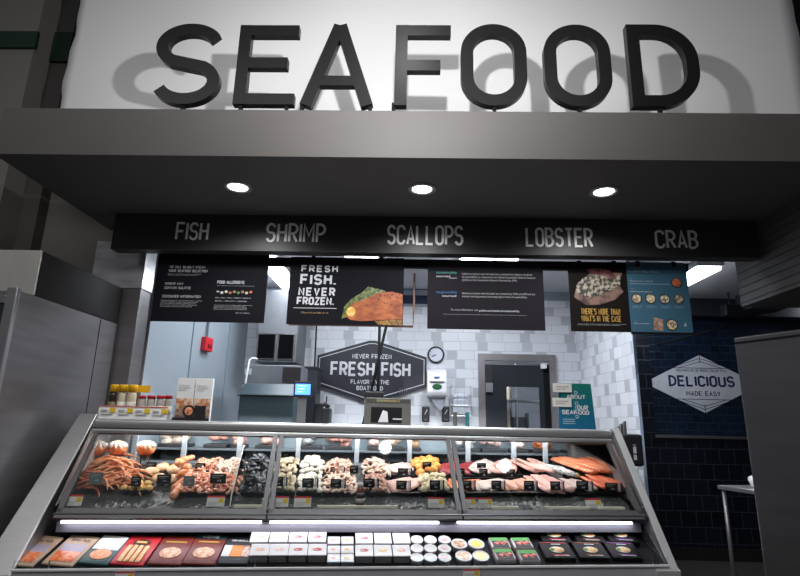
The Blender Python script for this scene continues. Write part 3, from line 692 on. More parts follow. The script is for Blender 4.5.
B().box(dr-.1, dr-.04, -.07, -.006, Z1-fr-.09, Z1-fr-.03, .006).build('hinge_bracket', white, t)
# the wall opening behind the door window: dark room with steel racks and a lamp
wb = bpy.data.objects['wall_back']
cut = bpy.data.meshes.new('x')
# rebuild the back wall with a doorway
bpy.data.objects.remove(wb)
DX0, DX1 = X0+.03, X1-.03
b = B(); b.box(-2.1, DX0, BY, BY+.1, 0, wtop); b.box(DX1, 2.1, BY, BY+.1, 0, wtop); b.box(DX0, DX1, BY, BY+.1, Z1-.03, wtop)
struct(b.build('wall_back', white_tile))
gm = mat('grey back room', (.32, .32, .35), .6)
b = B(); b.box(-.5, 3.2, 8.4, 8.5, 0, 3); b.box(-.6, -.5, 6.6, 8.5, 0, 3)
struct(b.build('wall_backroom', gm)); 
dcx = (X0+X1)/2
t = thing('storage_rack', 'steel wire rack with trays seen through the door window', 'rack', (dcx+.1, 7.2, 0))
for x in (-.6, 0, .6):
    for y in (-.2, .2): B().tube([(x, y, 0), (x, y, 2.2)], .013, 8).build('post', steel, t)
for z in (.5, .95, 1.35, 1.72): B().box(-.62, .62, -.22, .22, z, z+.02).build('shelf', steel, t)
RC = [(.5, .5, .55), (.15, .15, .18), (.5, .4, .3), (.08, .08, .1), (.4, .42, .45)]
for i in range(13):
    x = dcx-.42+.19*(i % 5); z = (1.37, .97, 1.74)[i//5]
    t = B().box(-.075, .075, -.12, .12, 0, .16+.05*((i*7) % 3), .01).build('storage_box', mat('storage %d' % (i % 5), RC[i % 5], .5), loc=(x, 7.2, z+.002))
    tag(t, 'box on the steel rack seen through the door window', 'box', 'boxes on the rack behind the door')
light_fix(Vector((dcx-.1, 6.85, 0)), .8, .2, 'ceiling light in the room behind the door window', 22, 2.6)
struct(B().box(-.6, 2.05, 6.5, 8.5, 2.7, 2.76).build('ceiling_backroom', ceil_m))
# teal sign on the case
# fire pull station with conduit on the pale blue wall
def onleft(x, y):   # point on splayed left wall
    d = ray(x, y); n = Vector((1.9, -.25, 0)).normalized(); p0 = Vector((-2.24, 4.5, 0))
    return CP+d*((p0-CP).dot(n)/d.dot(n))
la = atan2(-.25, 1.9)
p = onleft(204.5, 344.5)
t = thing('fire_alarm_pull', 'red fire alarm box with grey conduit on the pale blue wall', 'alarm', p, radians(90)-.131)
B().box(-.075, .075, -.055, 0, -.07, .07, .008).build('housing', red, t); B().box(-.035, .035, -.068, -.055, -.03, .0, .003).build('pull_handle', mat('dark red', (.25, .01, .01), .4), t)
B().tube([(0, -.02, .07), (0, -.02, 2.99-p.z)], .011, 8).build('conduit', mat('grey conduit', (.2, .23, .26), .4, .5), t)
# overwrap machine
MY = 5.12
X0, X1, Z0, Z1 = RX(239, 383, 293.5, 420, MY)
t = thing('wrapping_machine', 'slate blue and stainless meat wrapping machine beside the pale blue wall', 'machine', ((X0+X1)/2, MY, 0))
w = X1-X0; slate = mat('slate blue enamel', (.035, .06, .075), .35, var=.05)
zt = atY(266, 383, MY).z; zm = atY(266, 395, MY).z
B().prism([(0, .1), (0, zm), (.1, zt), (.6, zt), (.6, .1)], -w/2, w/2, 'x').build('front_cover', slate, t, bevel=.01)
B().box(-w/2-.02, w/2+.01, -.012, 0, zm-.012, zm-.004).build('cover_seam', blkm, t)
X2, X3, _, Z3 = RX(243, 365, 301, 383, MY+.25)
cx = (X0+X1)/2
B().box(X2-cx, X3-cx, .25, .6, zt, Z3, .008).build('upper_cabinet', mat('grey steel box', (.20, .21, .23), .5, .4), t)
B().box(X2-cx+.02, X2-cx+.08, .24, .25, Z3-.10, Z3-.04).build('data_plate', mat('pale plate', (.45, .5, .53), .5), t)
B().box(w*.15, w*.5, .244, .25, zt+.03, Z3-.02).build('brown_panel', mat('bronze panel', (.13, .12, .12), .25, .8), t)
B().tube([(-w/2-.03, .1, .9), (-w/2, .15, zt+.02), (-w/2+.01, .18, Z3+.04), (-w/2+.04, .2, Z3+.06), (-w/2+.08, .2, Z3+.05)], .009, 8).build('bent_tube', white, t, True)
for x in (-w/2+.06, w/2-.06):
    for y in (.08, .52): B().tube([(x, y, 0), (x, y, .1)], .03, 10).build('foot', blk, t)
# extractor hood
X0, X1, Z0, Z1 = RX(257, 316, 297, 362, 5.9)
t = thing('extractor_box', 'stainless box with two black vents high on the wall above the wrapping machine', 'hood', ((X0+X1)/2, 5.9, Z0)); w = X1-X0; h = Z1-Z0
B().box(-w/2, w/2, 0, .5, 0, h+.3, .006).build('box_body', mat('grey steel box', (.20, .21, .23), .5, .4), t)
for s in (-1, 1):
    a, c_ = (-w*.47, -w*.025) if s < 0 else (w*.045, w*.44)
    g = B().box(a, c_, -.008, .0, h*.04, h*.60, .002).build('vent', mat('black vent mesh', (.002, .002, .003), .95, spec=.1), t)
    B().stroke([(a, h*.06), (a, h*.60), (c_, h*.60), (c_, h*.06)], .012, -.014, -.004, True).build('vent_frame', steel, g)
# dark equipment beside it
X0, X1, Z0, Z1 = RX(302, 367, 316, 420, 5.95)
t = thing('label_printer', 'tall dark equipment cabinet on the back counter right of the wrapping machine', 'machine', ((X0+X1)/2, 5.95, .96)); w = X1-X0
B().box(-w/2, w/2, 0, .3, 0, Z1-.96, .01).build('cabinet', mat('dark blue grey case', (.03, .035, .045), .4), t)
B().box(-w*.4, w*.35, -.008, 0, .25, .45, .004).build('panel', blk, t); B().box(-w/2-.005, w/2+.005, -.006, .3, Z1-.96-.03, Z1-.96+.005, .004).build('lid', blk, t)
X0, X1, Z0, Z1 = RX(312, 403, 317, 420, 5.8)
o = B().box(-.04, .04, -.05, .05, 0, Z1-.96, .012).build('canister', blk, loc=(X0+.06, 5.86, .961)); tag(o, 'black canister on the back counter in front of the dark cabinet', 'canister')
X0, X1, Z0, Z1 = RX(318, 407, 330, 420, 5.9)
t = thing('desk_phone', 'black telephone on the back counter left of the hexagonal sign', 'telephone', ((X0+X1)/2, 5.95, .96))
w = X1-X0
B().box(-w/2, w/2, -.1, .1, 0, Z1-.97, .015).build('base', blk, t); B().tube([(-w*.4, -.04, Z1-.96), (0, -.04, Z1-.93), (w*.4, -.04, Z1-.96)], .022, 8).build('handset', blk, t, True); B().tube([(0, .05, Z1-.97), (.005, .05, Z1-.84)], .008, 6).build('antenna', blk, t)
# hanging cords
ax = atY(316.5, 326, 6.2); bx = atY(313.5, 405, 6.2)
tag(B().tube([(ax.x, 6.2, 2.99), (ax.x, 6.2, ax.z), (bx.x, 6.2, .97)], .010, 6).build('hanging_cord', blkm), 'thin black cord hanging just left of the hexagonal sign', 'cord')
for (xa, xb, lb) in ((379.5, 376.5, 'black cord hanging straight down across the hexagonal sign'), (387, 363.5, 'black cord slanting down to the left across the hexagonal sign')):
    a = atY(xa, 322, 5.5); c_ = atY(xb, 422, 5.5); d = (a-c_)/(a.z-c_.z)
    top = a+d*(2.98-a.z); bot = c_-d*(c_.z-.0)
    tag(B().tube([top, (a+c_)/2+Vector((.004, 0, 0)), bot], .015, 8).build('hanging_cord', blkm, smooth=True), lb, 'cord')
# copper pipe
p0_ = atY(289, 326, 5.6); p1_ = atY(413, 326.5, 5.6); p2_ = atY(414, 307, 5.6)
tag(B().tube([(p0_.x, 5.6, 2.98), (p0_.x, 5.6, p1_.z), (p1_.x, 5.6, p1_.z), (p2_.x, 5.6, p2_.z), (p2_.x, 5.6, 2.98)], .012, 8).build('copper_pipe', mat('copper', (.10, .045, .03), .5, .4)), 'thin copper pipe loop below the salmon sign', 'pipe')
# navy panel with white stripe seen between signs
X0, X1, Z0, Z1 = RX(396, 268, 436, 306, 6.36)
t = thing('wall_panel', 'dark blue striped panel high on the back wall between the second and third hanging signs', 'panel', ((X0+X1)/2, 6.395, Z0)); w = X1-X0; h = Z1-Z0
B().box(-w/2, w/2, -.02, 0, 0, h, .01).build('board', mat('light grey panel', (.3, .32, .36), .5), t)
for a in (.06, .42): B().box(-w/2, w/2, -.045, -.02, h*a, h*(a+.22), .01).build('blue_stripe', mat('navy stripe', (.008, .016, .05), .4), t)
B().lathe([(.05, -.06), (.062, -.06), (.062, -.05), (.05, -.05)], 20, (-.06, 0, h*.5), 1, 'y').build('ring_mark', mat('pale blue ring', (.1, .2, .4), .4), t)
# ABOUT OUR SEAFOOD board, standing on the case deck
c_ = atV(577, 424, .22)
P = L(c_.x, .22, 1.392)
rect = [atV(560, 382, .22), atV(590.5, 384, .22), atV(595, 428, .22)]
w = rect[2].x-atV(557, 428, .22).x; h = rect[1].z-1.392
t = thing('counter_sign', 'teal ABOUT OUR SEAFOOD board standing on the right end of the case', 'sign', P, CA)
m = bpy.data.materials.new('teal to blue print'); m.use_nodes = True; N = m.node_tree.nodes; K = m.node_tree.links
tc = N.new('ShaderNodeTexCoord'); sp = N.new('ShaderNodeSeparateXYZ'); mr = N.new('ShaderNodeMapRange'); mr.inputs[2].default_value = h; rp = N.new('ShaderNodeValToRGB')
rp.color_ramp.elements[0].color = (.0, .10, .22, 1); rp.color_ramp.elements[1].color = (.0, .13, .10, 1)
K.new(tc.outputs['Object'], sp.inputs[0]); K.new(sp.outputs[2], mr.inputs[0]); K.new(mr.outputs[0], rp.inputs[0]); K.new(rp.outputs[0], N['Principled BSDF'].inputs['Base Color'])
B().prism([(-w*.47, 0), (-w*.44, h), (w*.43, h), (w*.5, 0)], 0, .008).build('board', m, t)
X = lambda px_: (px_-577)*w/38; Zz = lambda py: (427.5-py)*h/44.5
def W(s, x0, x1, y0, y1, weight=.18): lettering(s, X(x0), X(x1), Zz(y1), Zz(y0), -.003, 0, weight, .28, .6).build('lettering', print_w, t)
W('ABOUT', 568, 587, 394, 398); W('OUR', 578, 589, 404, 408.5); W('SEAF', 562.5, 578, 408.8, 413); W('OOD', 579, 590, 408.8, 413)
for i, (ch, y) in enumerate((('D', 390.2), ('O', 394.3), ('O', 400.5), ('O', 404.6), ('O', 408.8), ('D', 413.2))): lettering(ch, X(576), X(579.3), Zz(y+3.6), Zz(y), -.003, 0, .2).build('lettering', lp, t)
for k in range(3): B().box(X(563), X(575), -.002, 0, Zz(418+k*2), Zz(417.2+k*2)).build('small_text', lp, t)
for i, (y0, y1, x0, x1, tx) in enumerate(((383.5, 392, 554, 573, 'responsibly\nsourced'), (397.5, 406, 553, 572, 'sustainably\nsourced'))):
    g = B().box(X(x0), X(x1), -.014, -.010, Zz(y1), Zz(y0), .002).build('label_card', mat('cream card', (.62, .60, .55), .6), t)
    small_text('text', tx, X(x0+3), Zz(y0+3.8), .018, print_d, g, y=-.0145, width=(X(x1-3)-X(x0+3)))
B().box(X(560), X(561.5), -.011, .0, Zz(404), Zz(386)).build('card_spacer', acrylic, t)
B().box(-w*.4, w*.4, -.03, .06, 0, .006).build('stand_foot', acrylic, t)
# knives rack & black bag at the right end
q = atV(630, 445, .5)
t = thing('utensil_caddy', 'black caddy hanging behind the right end of the case with knives in it', 'caddy', L(3.90, .28, 0), CA)
z0 = atV(632, 466, .3).z; z1 = atV(630, 434, .3).z
B().box(-.03, .14, -.05, .10, z0, z1, .02).build('caddy_body', mat('black vinyl', (.012, .012, .016), .6), t)
b = B()
for k, (a_, c2) in enumerate(((.05, .09), (.10, .15), (.16, .165))): b.box(.05, .075, -.053, -.049, z0+a_, z0+c2)
b.build('white_print', print_w, t)
for i, x in enumerate((-.04, -.01, .02)):
    B().box(x, x+.018, .0, .03, z1-.1, z1+.06+.02*i, .003).build('knife_handle', steel, t)
B().tube([(.05, .02, 0.0), (.05, .02, z0)], .03, 10).build('stand', blkm, t)
# ================================================================== the refrigerated case
CL = 3.65
case = thing('display_case', 'long slanted glass seafood display case with stainless ends', 'display case', CO, CA)
GV0, GZ0, GV1, GZ1 = -.04, 1.305, -.40, .862       # glass line top / bottom
B().box(0, CL, -.035, .03, 1.338, 1.398, .018).build('top_rail', alu, case, True)
B().box(0, CL, -.036, .0, 1.302, 1.334, .010).build('lower_rail', alu, case, True)
B().box(0, CL, .025, .80, 1.375, 1.39).build('top_deck', steel_soft, case)
b = B()
for zz in (1.334,): b.box(0, CL, -.02, .02, 1.33, 1.34)
b.build('rail_gap', blkm, case)
# end panels
edge = [(-.035, 1.40), (-.60, .60), (-.62, .40), (-.55, .0), (.80, 0), (.80, 1.40)]
B().prism(edge, CL+.005, CL+.05, 'x').build('end_panel', steel_soft, case)
b = B(); pts = [(-.06, 1.41), (-.615, .60)]
b.prism([(-.035, 1.415), (-.62, .59), (-.60, .58), (-.0, 1.405)], CL+.006, CL+.052, 'x'); b.build('end_trim', mat('bright edge trim', (.62, .62, .62), .35, .35), case)
B().prism([(-.06, 1.36), (-.36, .93), (-.36, .86), (-.0, 1.36)], CL-.01, CL+.004, 'x').build('inner_trim', frame_gray, case)
# left end: a wide sloping stainless cap that broadens towards the floor
bm_ = B(); v = [bm_.bm.verts.new(p) for p in ((-.115, .02, 1.43), (-.0, .02, 1.43), (-.065, -.60, .58), (-.24, -.60, .58), (-.095, .8, 1.43), (-.0, .8, 1.43), (-.0, .8, .0), (-.1, .8, .0), (-.065, -.60, 0), (-.24, -.60, 0))]
for f in ((0, 1, 2, 3), (0, 4, 5, 1), (3, 2, 8, 9), (0, 3, 9, 7, 4), (4, 7, 6, 5), (1, 5, 6, 8, 2), (9, 8, 6, 7)): bm_.bm.faces.new([v[i] for i in f])
bm_.build('end_panel', steel_soft, case, bevel=.006)

lin = mat('grey side liner', (.30, .29, .29), .4)
for u in (.001, CL-.004): B().prism([(-.04, 1.33), (-.37, .90), (.69, 1.07), (.69, 1.33)], u, u+.003, 'x').build('end_liner', lin, case)
B().prism([(-.36, .80), (-.56, .63), (-.1, .80)], CL-.004, CL-.001, 'x').build('lower_liner', mat('dark mirror liner', (.25, .25, .27), .08, .9), case)
B().prism([(-.625, .30), (-.625, .585), (-.60, .598), (-.55, .30)], CL-.09, CL+.06, 'x').build('corner_plate', mat('bright edge trim', (.62, .62, .62), .35, .35), case)
# glass and its frames
th_ = atan2(GZ0-GZ1, GV0-GV1)
def slant(b, u0_, u1_, a0, a1, n0, n1):
    """box on the glass plane: a along the slope 0..1 (top..bottom), n out of the plane"""
    d = Vector((0, GV1-GV0, GZ1-GZ0)); nrm = Vector((0, -(GZ0-GZ1), (GV0-GV1))); nrm.normalize()
    o0 = Vector((0, GV0, GZ0)); q = []
    for a in (a0, a1):
        for n_ in (n0, n1):
            for u in (u0_, u1_): q.append(b.bm.verts.new(o0+d*a+nrm*n_+Vector((u, 0, 0))))
    for f in ((0, 1, 3, 2), (4, 6, 7, 5), (0, 4, 5, 1), (2, 3, 7, 6), (0, 2, 6, 4), (1, 5, 7, 3)): b.bm.faces.new([q[i] for i in f])
    return b
US = [.02, 1.225, 2.425, CL-.02]
for i in range(3):
    g = slant(B(), US[i]+.012, US[i+1]-.012, .0, 1, -.003, .003).build('glass_panel', pane_m, case)
    slant(B(), US[i]+.006, US[i+1]-.006, .955, 1.06, -.01, .012).build('bottom_frame', frame_gray, g)
    slant(B(), US[i]+.006, US[i]+.034, .0, 1.0, -.008, .012).build('side_frame', frame_gray, g)
    slant(B(), US[i+1]-.034, US[i+1]-.006, .0, 1.0, -.008, .012).build('side_frame', frame_gray, g)
    slant(B(), US[i]+.01, US[i+1]-.01, -.02, .008, -.006, .01).build('top_frame', frame_gray, g)
B().box(.01, CL-.005, -.42, -.34, .826, .866, .006).build('lower_bar', mat('dark bar', (.09, .09, .095), .4, .8), case)
B().box(.02, CL-.02, -.36, -.355, .753, .81).build('light_header', mat('grey lilac header', (.17, .165, .19), .5), case)
led = mat('lit case strip', (1, 1, 1), .5, emit=(.86, .88, 1), es=6)
for a, c_ in ((.05, 1.19), (1.24, 2.28), (2.40, 3.56)): B().box(a, c_, -.385, -.362, .806, .818).build('light_strip', led, case)
for a, c_ in ((.05, 1.19), (1.24, 2.40), (2.44, 3.6)): B().box(a, c_, .03, .05, 1.335, 1.347).build('light_strip', led, case)
def area(name, M_, sx, sy, e, col):
    l = bpy.data.lights.new(name, 'AREA'); l.shape = 'RECTANGLE'; l.size = sx; l.size_y = sy; l.energy = e; l.color = col
    q = bpy.data.objects.new(name, l); COL.objects.link(q); q.matrix_world = M_; return q
def aim(p, d, xdir):
    z = -Vector(d).normalized(); x = Vector(xdir); x = (x-z*x.dot(z)).normalized(); y = z.cross(x); M_ = Matrix((x, y, z)).transposed().to_4x4(); M_.translation = p; return M_
area('case_light', aim(L(CL/2, .04, 1.325), EY*.1+Vector((0, 0, -1)), EX), 3.4, .03, 11, (1, .97, .95))
area('deck_light', aim(L(CL/2, -.38, .80), -EY*.1+Vector((0, 0, -1)), EX), 3.5, .02, 1.8, (.88, .9, 1))
area('rear_fill_light', aim(L(CL/2, .66, 1.36), EY*.8+Vector((0, 0, -.5)), EX), 3.4, .03, 22, (.9, .95, 1))  # unseen lamp added to brighten the rear shelf
# upper deck, ice, liner and back
PZ = lambda v: .88+TK*(v+.33)
dk = mat('black deck liner', (.012, .012, .014), .6, spec=.2)
B().prism([(-.37, .83), (-.37, PZ(-.37)-.03), (.22, PZ(.22)-.03), (.22, 1.07), (.74, 1.07), (.74, .83)], .01, CL-.005, 'x').build('food_deck', dk, case)
B().box(.02, CL-.02, .23, .69, 1.07, 1.085).build('rear_ledge', mat('blue grey ledge', (.22, .26, .28), .4), case)
b = B(); b.box(.02, CL-.02, -.388, -.375, .868, .885)
b.build('air_grille', mat('dark grille', (.05, .05, .055), .5), case)
cream = mat('cream reflection strip', (.62, .62, .50), .45)
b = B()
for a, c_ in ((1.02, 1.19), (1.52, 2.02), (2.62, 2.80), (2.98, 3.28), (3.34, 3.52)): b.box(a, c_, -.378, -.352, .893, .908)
b.build('reflection_strip', cream, case)  # cream bars modelled in place of reflections along the glass bottom
# rear doors of the case
b = B()
for u in (.02, .40, .83, 1.30, 1.78, 2.22, 2.72, 3.12, 3.40): b.box(u, u+.035, .70, .73, 1.07, 1.375)
b.build('rear_mullion', mat('white mullion', (.6, .62, .65), .35), case)
B().box(.01, CL-.01, .70, .73, 1.07, 1.09).build('rear_sill', steel, case)
B().box(.01, CL-.01, .74, .75, 0, 1.07).build('rear_panel', steel_soft, case)
# lower deck
DZ = lambda v: .60+TK*(v+.57)
B().prism([(-.59, .50), (-.59, DZ(-.59)), (-.05, DZ(-.05)), (-.05, .5)], -.06, CL-.005, 'x').build('lower_deck', dk, case)
B().box(.01, CL-.005, -.06, -.05, .5, .83).build('lower_back', dk, case)
B().prism([(-.60, .50), (-.605, .612), (-.588, .612), (-.588, .50)], -.06, CL, 'x').build('price_rail', mat('price rail', (.5, .5, .54), .4, .1), case)
B().box(-.06, CL, -.615, -.600, .604, .616, .002).build('chrome_strip', white, case)
B().box(-.06, CL, -.600, -.597, .615, .655).build('product_fence', acrylic, case)
b = B()
for u in (.12, 1.2, 2.45, 3.55): b.tube([(u, -.60, .55), (u, -.60, .655)], .004, 6)
b.build('fence_post', steel, case)
B().box(0, CL, -.60, .74, .0, .5).build('base_cabinet', mat('dark base cabinet', (.05, .05, .055), .4, .3), case)
# crushed ice bed
b = B(); nu, nv_ = 240, 26; g = []
for j in range(nv_+1):
    v_ = -.352+.56*j/nv_; r_ = []
    for i in range(nu+1):
        u = .02+3.6*i/nu; r_.append(b.bm.verts.new((u, v_, PZ(v_)-.018+.012*noise.noise(Vector((u*40, v_*40, 0)))+.004*random.random())))
    g.append(r_)
for j in range(nv_):
    for i in range(nu): b.bm.faces.new((g[j][i], g[j][i+1], g[j+1][i+1], g[j+1][i]))
ice = b.build('crushed_ice', two('crushed ice', (.02, .022, .024), (.15, .16, .165), 260, .4), loc=CO, rot=(0, 0, CA))
tag(ice, 'bed of grey crushed ice under the trays in the case', 'ice', kind='stuff')
# ------------------------------------------------------------------ food pieces (prototype meshes)
def mesh_of(b, m, smooth=True):
    bmesh.ops.recalc_face_normals(b.bm, faces=b.bm.faces[:])
    me = bpy.data.meshes.new('m'); b.bm.to_mesh(me); b.bm.free(); me.materials.append(m)
    if smooth:
        for p in me.polygons: p.use_smooth = True
    return me
def shrimp(m):
    b = B(); pts = []; rr = []
    for i in range(11):
        a = radians(-40+i*26); r = .022*(1-.02*i)
        pts.append((r*cos(a), r*sin(a), 0)); rr.append(.0105*(1-.055*i)*(1+.10*(i % 2)) if i else .006)
    b.tube(pts, rr, 8)
    e = Vector(pts[-1]); d = (e-Vector(pts[-2])).normalized()
    for s in (-.5, .5):
        f = e+d*.014+Vector((-d.y, d.x, 0))*.010*s
        b.tube([e, f], [.0025, .005], 6, sq=.4)
    return mesh_of(b, m)
def scallop(m):
    return mesh_of(B().lathe([(.001, 0), (.017, .001), (.021, .006), (.0215, .014), (.018, .020), (.010, .0215), (.001, .021)], 14), m)
def clam(m):
    def f(k): return Vector((k.x*(1-.25*k.y), k.y, k.z*(1-.3*abs(k.y))))
    b = B().ell((0, 0, .012), (.024, .020, .012), 14, 8, f); b.tube([(-.008, .019, .012), (.008, .019, .012)], .003, 6); return mesh_of(b, m)
def mussel(m):
    def f(k): return Vector((k.x*(1-.45*k.y)+.25*k.y*k.y, k.y, k.z*(1-.3*k.y)))
    return mesh_of(B().ell((0, 0, .010), (.014, .033, .010), 12, 8, f), m)
def crab_leg(m):
    b = B(); p = [(0, 0, 0), (.05, .004, .012), (.085, .012, .018), (.092, .013, .018), (.13, .005, .008), (.165, -.018, -.006), (.19, -.04, -.016)]
    b.tube(p, [.009, .0125, .0105, .013, .0095, .007, .002], 8, sq=.75); return mesh_of(b, m)
def fillet(m, ln=.205, wd=.11, th=.020, taper=.55, bend=.0):
    b = B(); n = 12; rings = []
    for i in range(n+1):
        s = i/n; x = (s-.5)*ln; w = wd/2*(1-taper*s**1.6)*(1-.9*(2*max(0, s-.93))**.5 if s > .93 else 1)*(sqrt(min(1, s/.07+.15)) if s < .07 else 1)
        t_ = th*(1-.55*s)*(1 if .03 < s < .97 else .5); ring = []
        for q in range(12):
            a = 2*pi*q/12; cy, cz = cos(a), sin(a)
            ring.append(b.bm.verts.new((x, w*(abs(cy)**.7)*(1 if cy > 0 else -1)+bend*s*s, max(0, t_*.5+t_*.55*(abs(cz)**.8)*(1 if cz > 0 else -1))+.004*noise.noise(Vector((x*40, cy*3, 0))))))
        rings.append(ring)
    for a, c in zip(rings, rings[1:]):
        for q in range(12): b.bm.faces.new((a[q], a[(q+1) % 12], c[(q+1) % 12], c[q]))
    b.bm.faces.new(rings[0]); b.bm.faces.new(rings[-1][::-1]); return mesh_of(b, m)
def patty(m, r=.038, h=.026):
    return mesh_of(B().ell((0, 0, h*.5), (r, r*.9, h*.55), 16, 10, lambda k: k*(1+.07*noise.noise(k*3))), m)
def chunk(m, r=.018, seed=0):
    return mesh_of(B().ell((0, 0, r*.6), (r*1.25, r, r*.75), 12, 8, lambda k: k*(1+.35*noise.noise(k*2.2+Vector((seed, 0, 0))))), m)
DS = 0.9
sh_cook = two('cooked shrimp', (.82, .25, .12), (.88, .55, .42), 70, .35, coat=.2)
sh_raw = two('raw shrimp', (.72, .38, .28), (.82, .6, .5), 70, .3, coat=.3)
sh_pale = two('pale shrimp', (.78, .52, .40), (.85, .68, .58), 70, .3, coat=.3)
sc_m = two('scallop flesh', (.80, .76, .66), (.88, .86, .80), 50, .35)
clam_m = two('clam shell', (.34, .25, .15), (.72, .62, .46), 60, .5, stretch=(1, 4, 1))
mus_m = two('mussel shell', (.008, .009, .014), (.12, .13, .15), 45, .2, stretch=(1, 3, 1))
crab_m = two('crab shell', (.72, .16, .04), (.82, .46, .24), 34, .4, stretch=(2, 1, 1))
crab_d = two('dark crab shell', (.34, .05, .03), (.55, .17, .09), 34, .4)
salm = stripes('salmon flesh', (.88, .21, .07), (.90, .46, .30), 26, .3, 2.5, (0, 0, .5), .55)
salm2 = stripes('deep salmon flesh', (.78, .13, .05), (.85, .34, .2), 26, .3, 2.5, (0, 0, .5), .55)
pinkf = stripes('pink fish flesh', (.68, .30, .26), (.76, .52, .47), 30, .35, 6, (0, 0, .3), .4)
whitef = stripes('white fish flesh', (.58, .42, .38), (.74, .64, .60), 30, .35, 6, (0, 0, .3), .35)
tuna = stripes('tuna flesh', (.22, .02, .03), (.35, .07, .07), 24, .3, 4)
orange_m = two('orange breaded chunk', (.85, .30, .05), (.9, .45, .14), 60, .5)
cream_m = two('cream chunk', (.62, .52, .32), (.8, .72, .52), 60, .5)
cake_m = two('fish cake', (.78, .42, .22), (.85, .62, .40), 40, .5)
yel_m = two('yellow stuffing', (.75, .42, .08), (.88, .66, .25), 80, .5)
squid_m = two('squid', (.45, .22, .16), (.68, .48, .40), 60, .4)
tilt_q = Matrix.Rotation(CA, 4, 'Z') @ Matrix.Rotation(TILT, 4, 'X')
def onslope(u, v, h, yaw=0, roll=0, pitch=0, zf=PZ):
    M_ = tilt_q @ Matrix.Rotation(yaw, 4, 'Z') @ Matrix.Rotation(pitch, 4, 'Y') @ Matrix.Rotation(roll, 4, 'X')
    nrm = tilt_q.to_3x3() @ Vector((0, 0, 1)); p = L(u, v, zf(v))+nrm*h
    M_.translation = p; return M_
def uvp(x, y, up=.0): q = atS(x, y, .88+up, -.33); return q.x, q.y
def put(me, name, u, v, h, yaw, label, cat, group, roll=0, pitch=0, sc=1., zf=PZ):
    o = bpy.data.objects.new(name, me); COL.objects.link(o); o.matrix_world = onslope(u, v, h, yaw, roll, pitch, zf) @ Matrix.Scale(sc, 4)
    tag(o, label, cat, group); return o
def tray(x0, x1, y, label, dep=.20, bowl=False, rim=.022):
    u0_, v0_ = uvp(x0, y); u1_, v1_ = uvp(x1, y); uc = (u0_+u1_)/2; vc = (v0_+v1_)/2; w = (u1_-u0_)*.97
    e = empty('food_bowl' if bowl else 'display_tray'); e.matrix_world = onslope(uc, vc, .0); tag(e, label, 'bowl' if bowl else 'tray')
    tm = blk
    if bowl:
        B().lathe([(.001, 0), (w*.40, 0), (w*.5, .022), (w*.5, .03), (w*.46, .028), (w*.38, .008), (.001, .006)], 32, (0, 0, 0), dep/w).build('bowl_body', tm, e, True)
    else:
        b = B(); b.box(-w/2, w/2, -dep/2, dep/2, 0, .005)
        b.box(-w/2, w/2, -dep/2, -dep/2+.005, .004, rim); b.box(-w/2, w/2, dep/2-.005, dep/2, .004, rim)
        b.box(-w/2, -w/2+.005, -dep/2, dep/2, .004, rim); b.box(w/2-.005, w/2, -dep/2, dep/2, .004, rim)
        b.build('tray_body', tm, e)
        B().box(-w/2-.004, w/2+.004, -dep/2-.006, -dep/2, rim-.004, rim+.002).build('tray_lip', tm, e)
    return uc, vc, w, dep
def heap(me, name, uc, vc, w, d, n, label, cat, group, pk=.035, h0=.016, sc=1., flat=False):
    """pieces strewn evenly over a low mound"""
    k = max(1, round(sqrt(n*w/d))); rws = max(1, round(n/k)); 
    for j in range(rws):
        for i in range(k):
            fu = (i+.5)/k-.5; fv = (j+.5)/rws-.5
            u = uc+fu*w*.92+random.uniform(-.3, .3)*w/k; v = vc+fv*d*.92+random.uniform(-.3, .3)*d/rws
            h = h0+pk*max(0, 1-(2*fu)**2)*max(0, 1-(1.6*fv)**2)+random.uniform(-.004, .006)
            put(me, name, u, v, h, random.uniform(0, 6.28), label, cat, group, 0 if flat else random.uniform(-.5, .5), 0 if flat else random.uniform(-.4, .4), sc*random.uniform(.9, 1.1))
FY, RY_ = 487.5, 471      # front and rear rows in the case
def mound(uc, vc, w, d, m, label, hh):   # hidden support of the same food under a heap
    pass
# crab legs
cl_, cd_ = crab_leg(crab_m), crab_leg(crab_d)
for i in range(64):
    s = random.random(); x = 80+50*random.random(); y = 463+24*(i/64)
    u, v = uvp(x, y+6)
    dark = x < 94 and random.random() < .7
    put(cd_ if dark else cl_, 'crab_leg', u-.06, v, .01+.06*(1-abs(x-106)/40)*max(0, 1-abs(y-470)/26)+random.uniform(0, .016), random.choice((-.15, .1, .25, -.3, .4))+random.uniform(-.2, .2),
        'dark red crab leg at the left edge of the crab leg pile' if dark else 'orange tan cooked crab leg in the pile at the left end of the case', 'crab leg', 'dark crab legs' if dark else 'tan crab legs', random.uniform(-.4, .4), random.uniform(-.15, .1), random.uniform(.85, 1.15))
# yellow stuffed oval bowl
uc, vc, w, d = tray(119, 157, 490, 'black oval bowl of small yellow stuffed shells at the front left', .12, True)
me = patty(yel_m, .026, .030)
for i in range(7):
    put(me, 'stuffed_shell', uc-.075+.05*(i % 4)+(.025 if i > 3 else 0), vc+(-.02 if i < 4 else .028), .012+(.004 if i > 3 else 0), i, 'small yellow stuffed shell in the black oval bowl', 'stuffed shell', 'yellow shells')
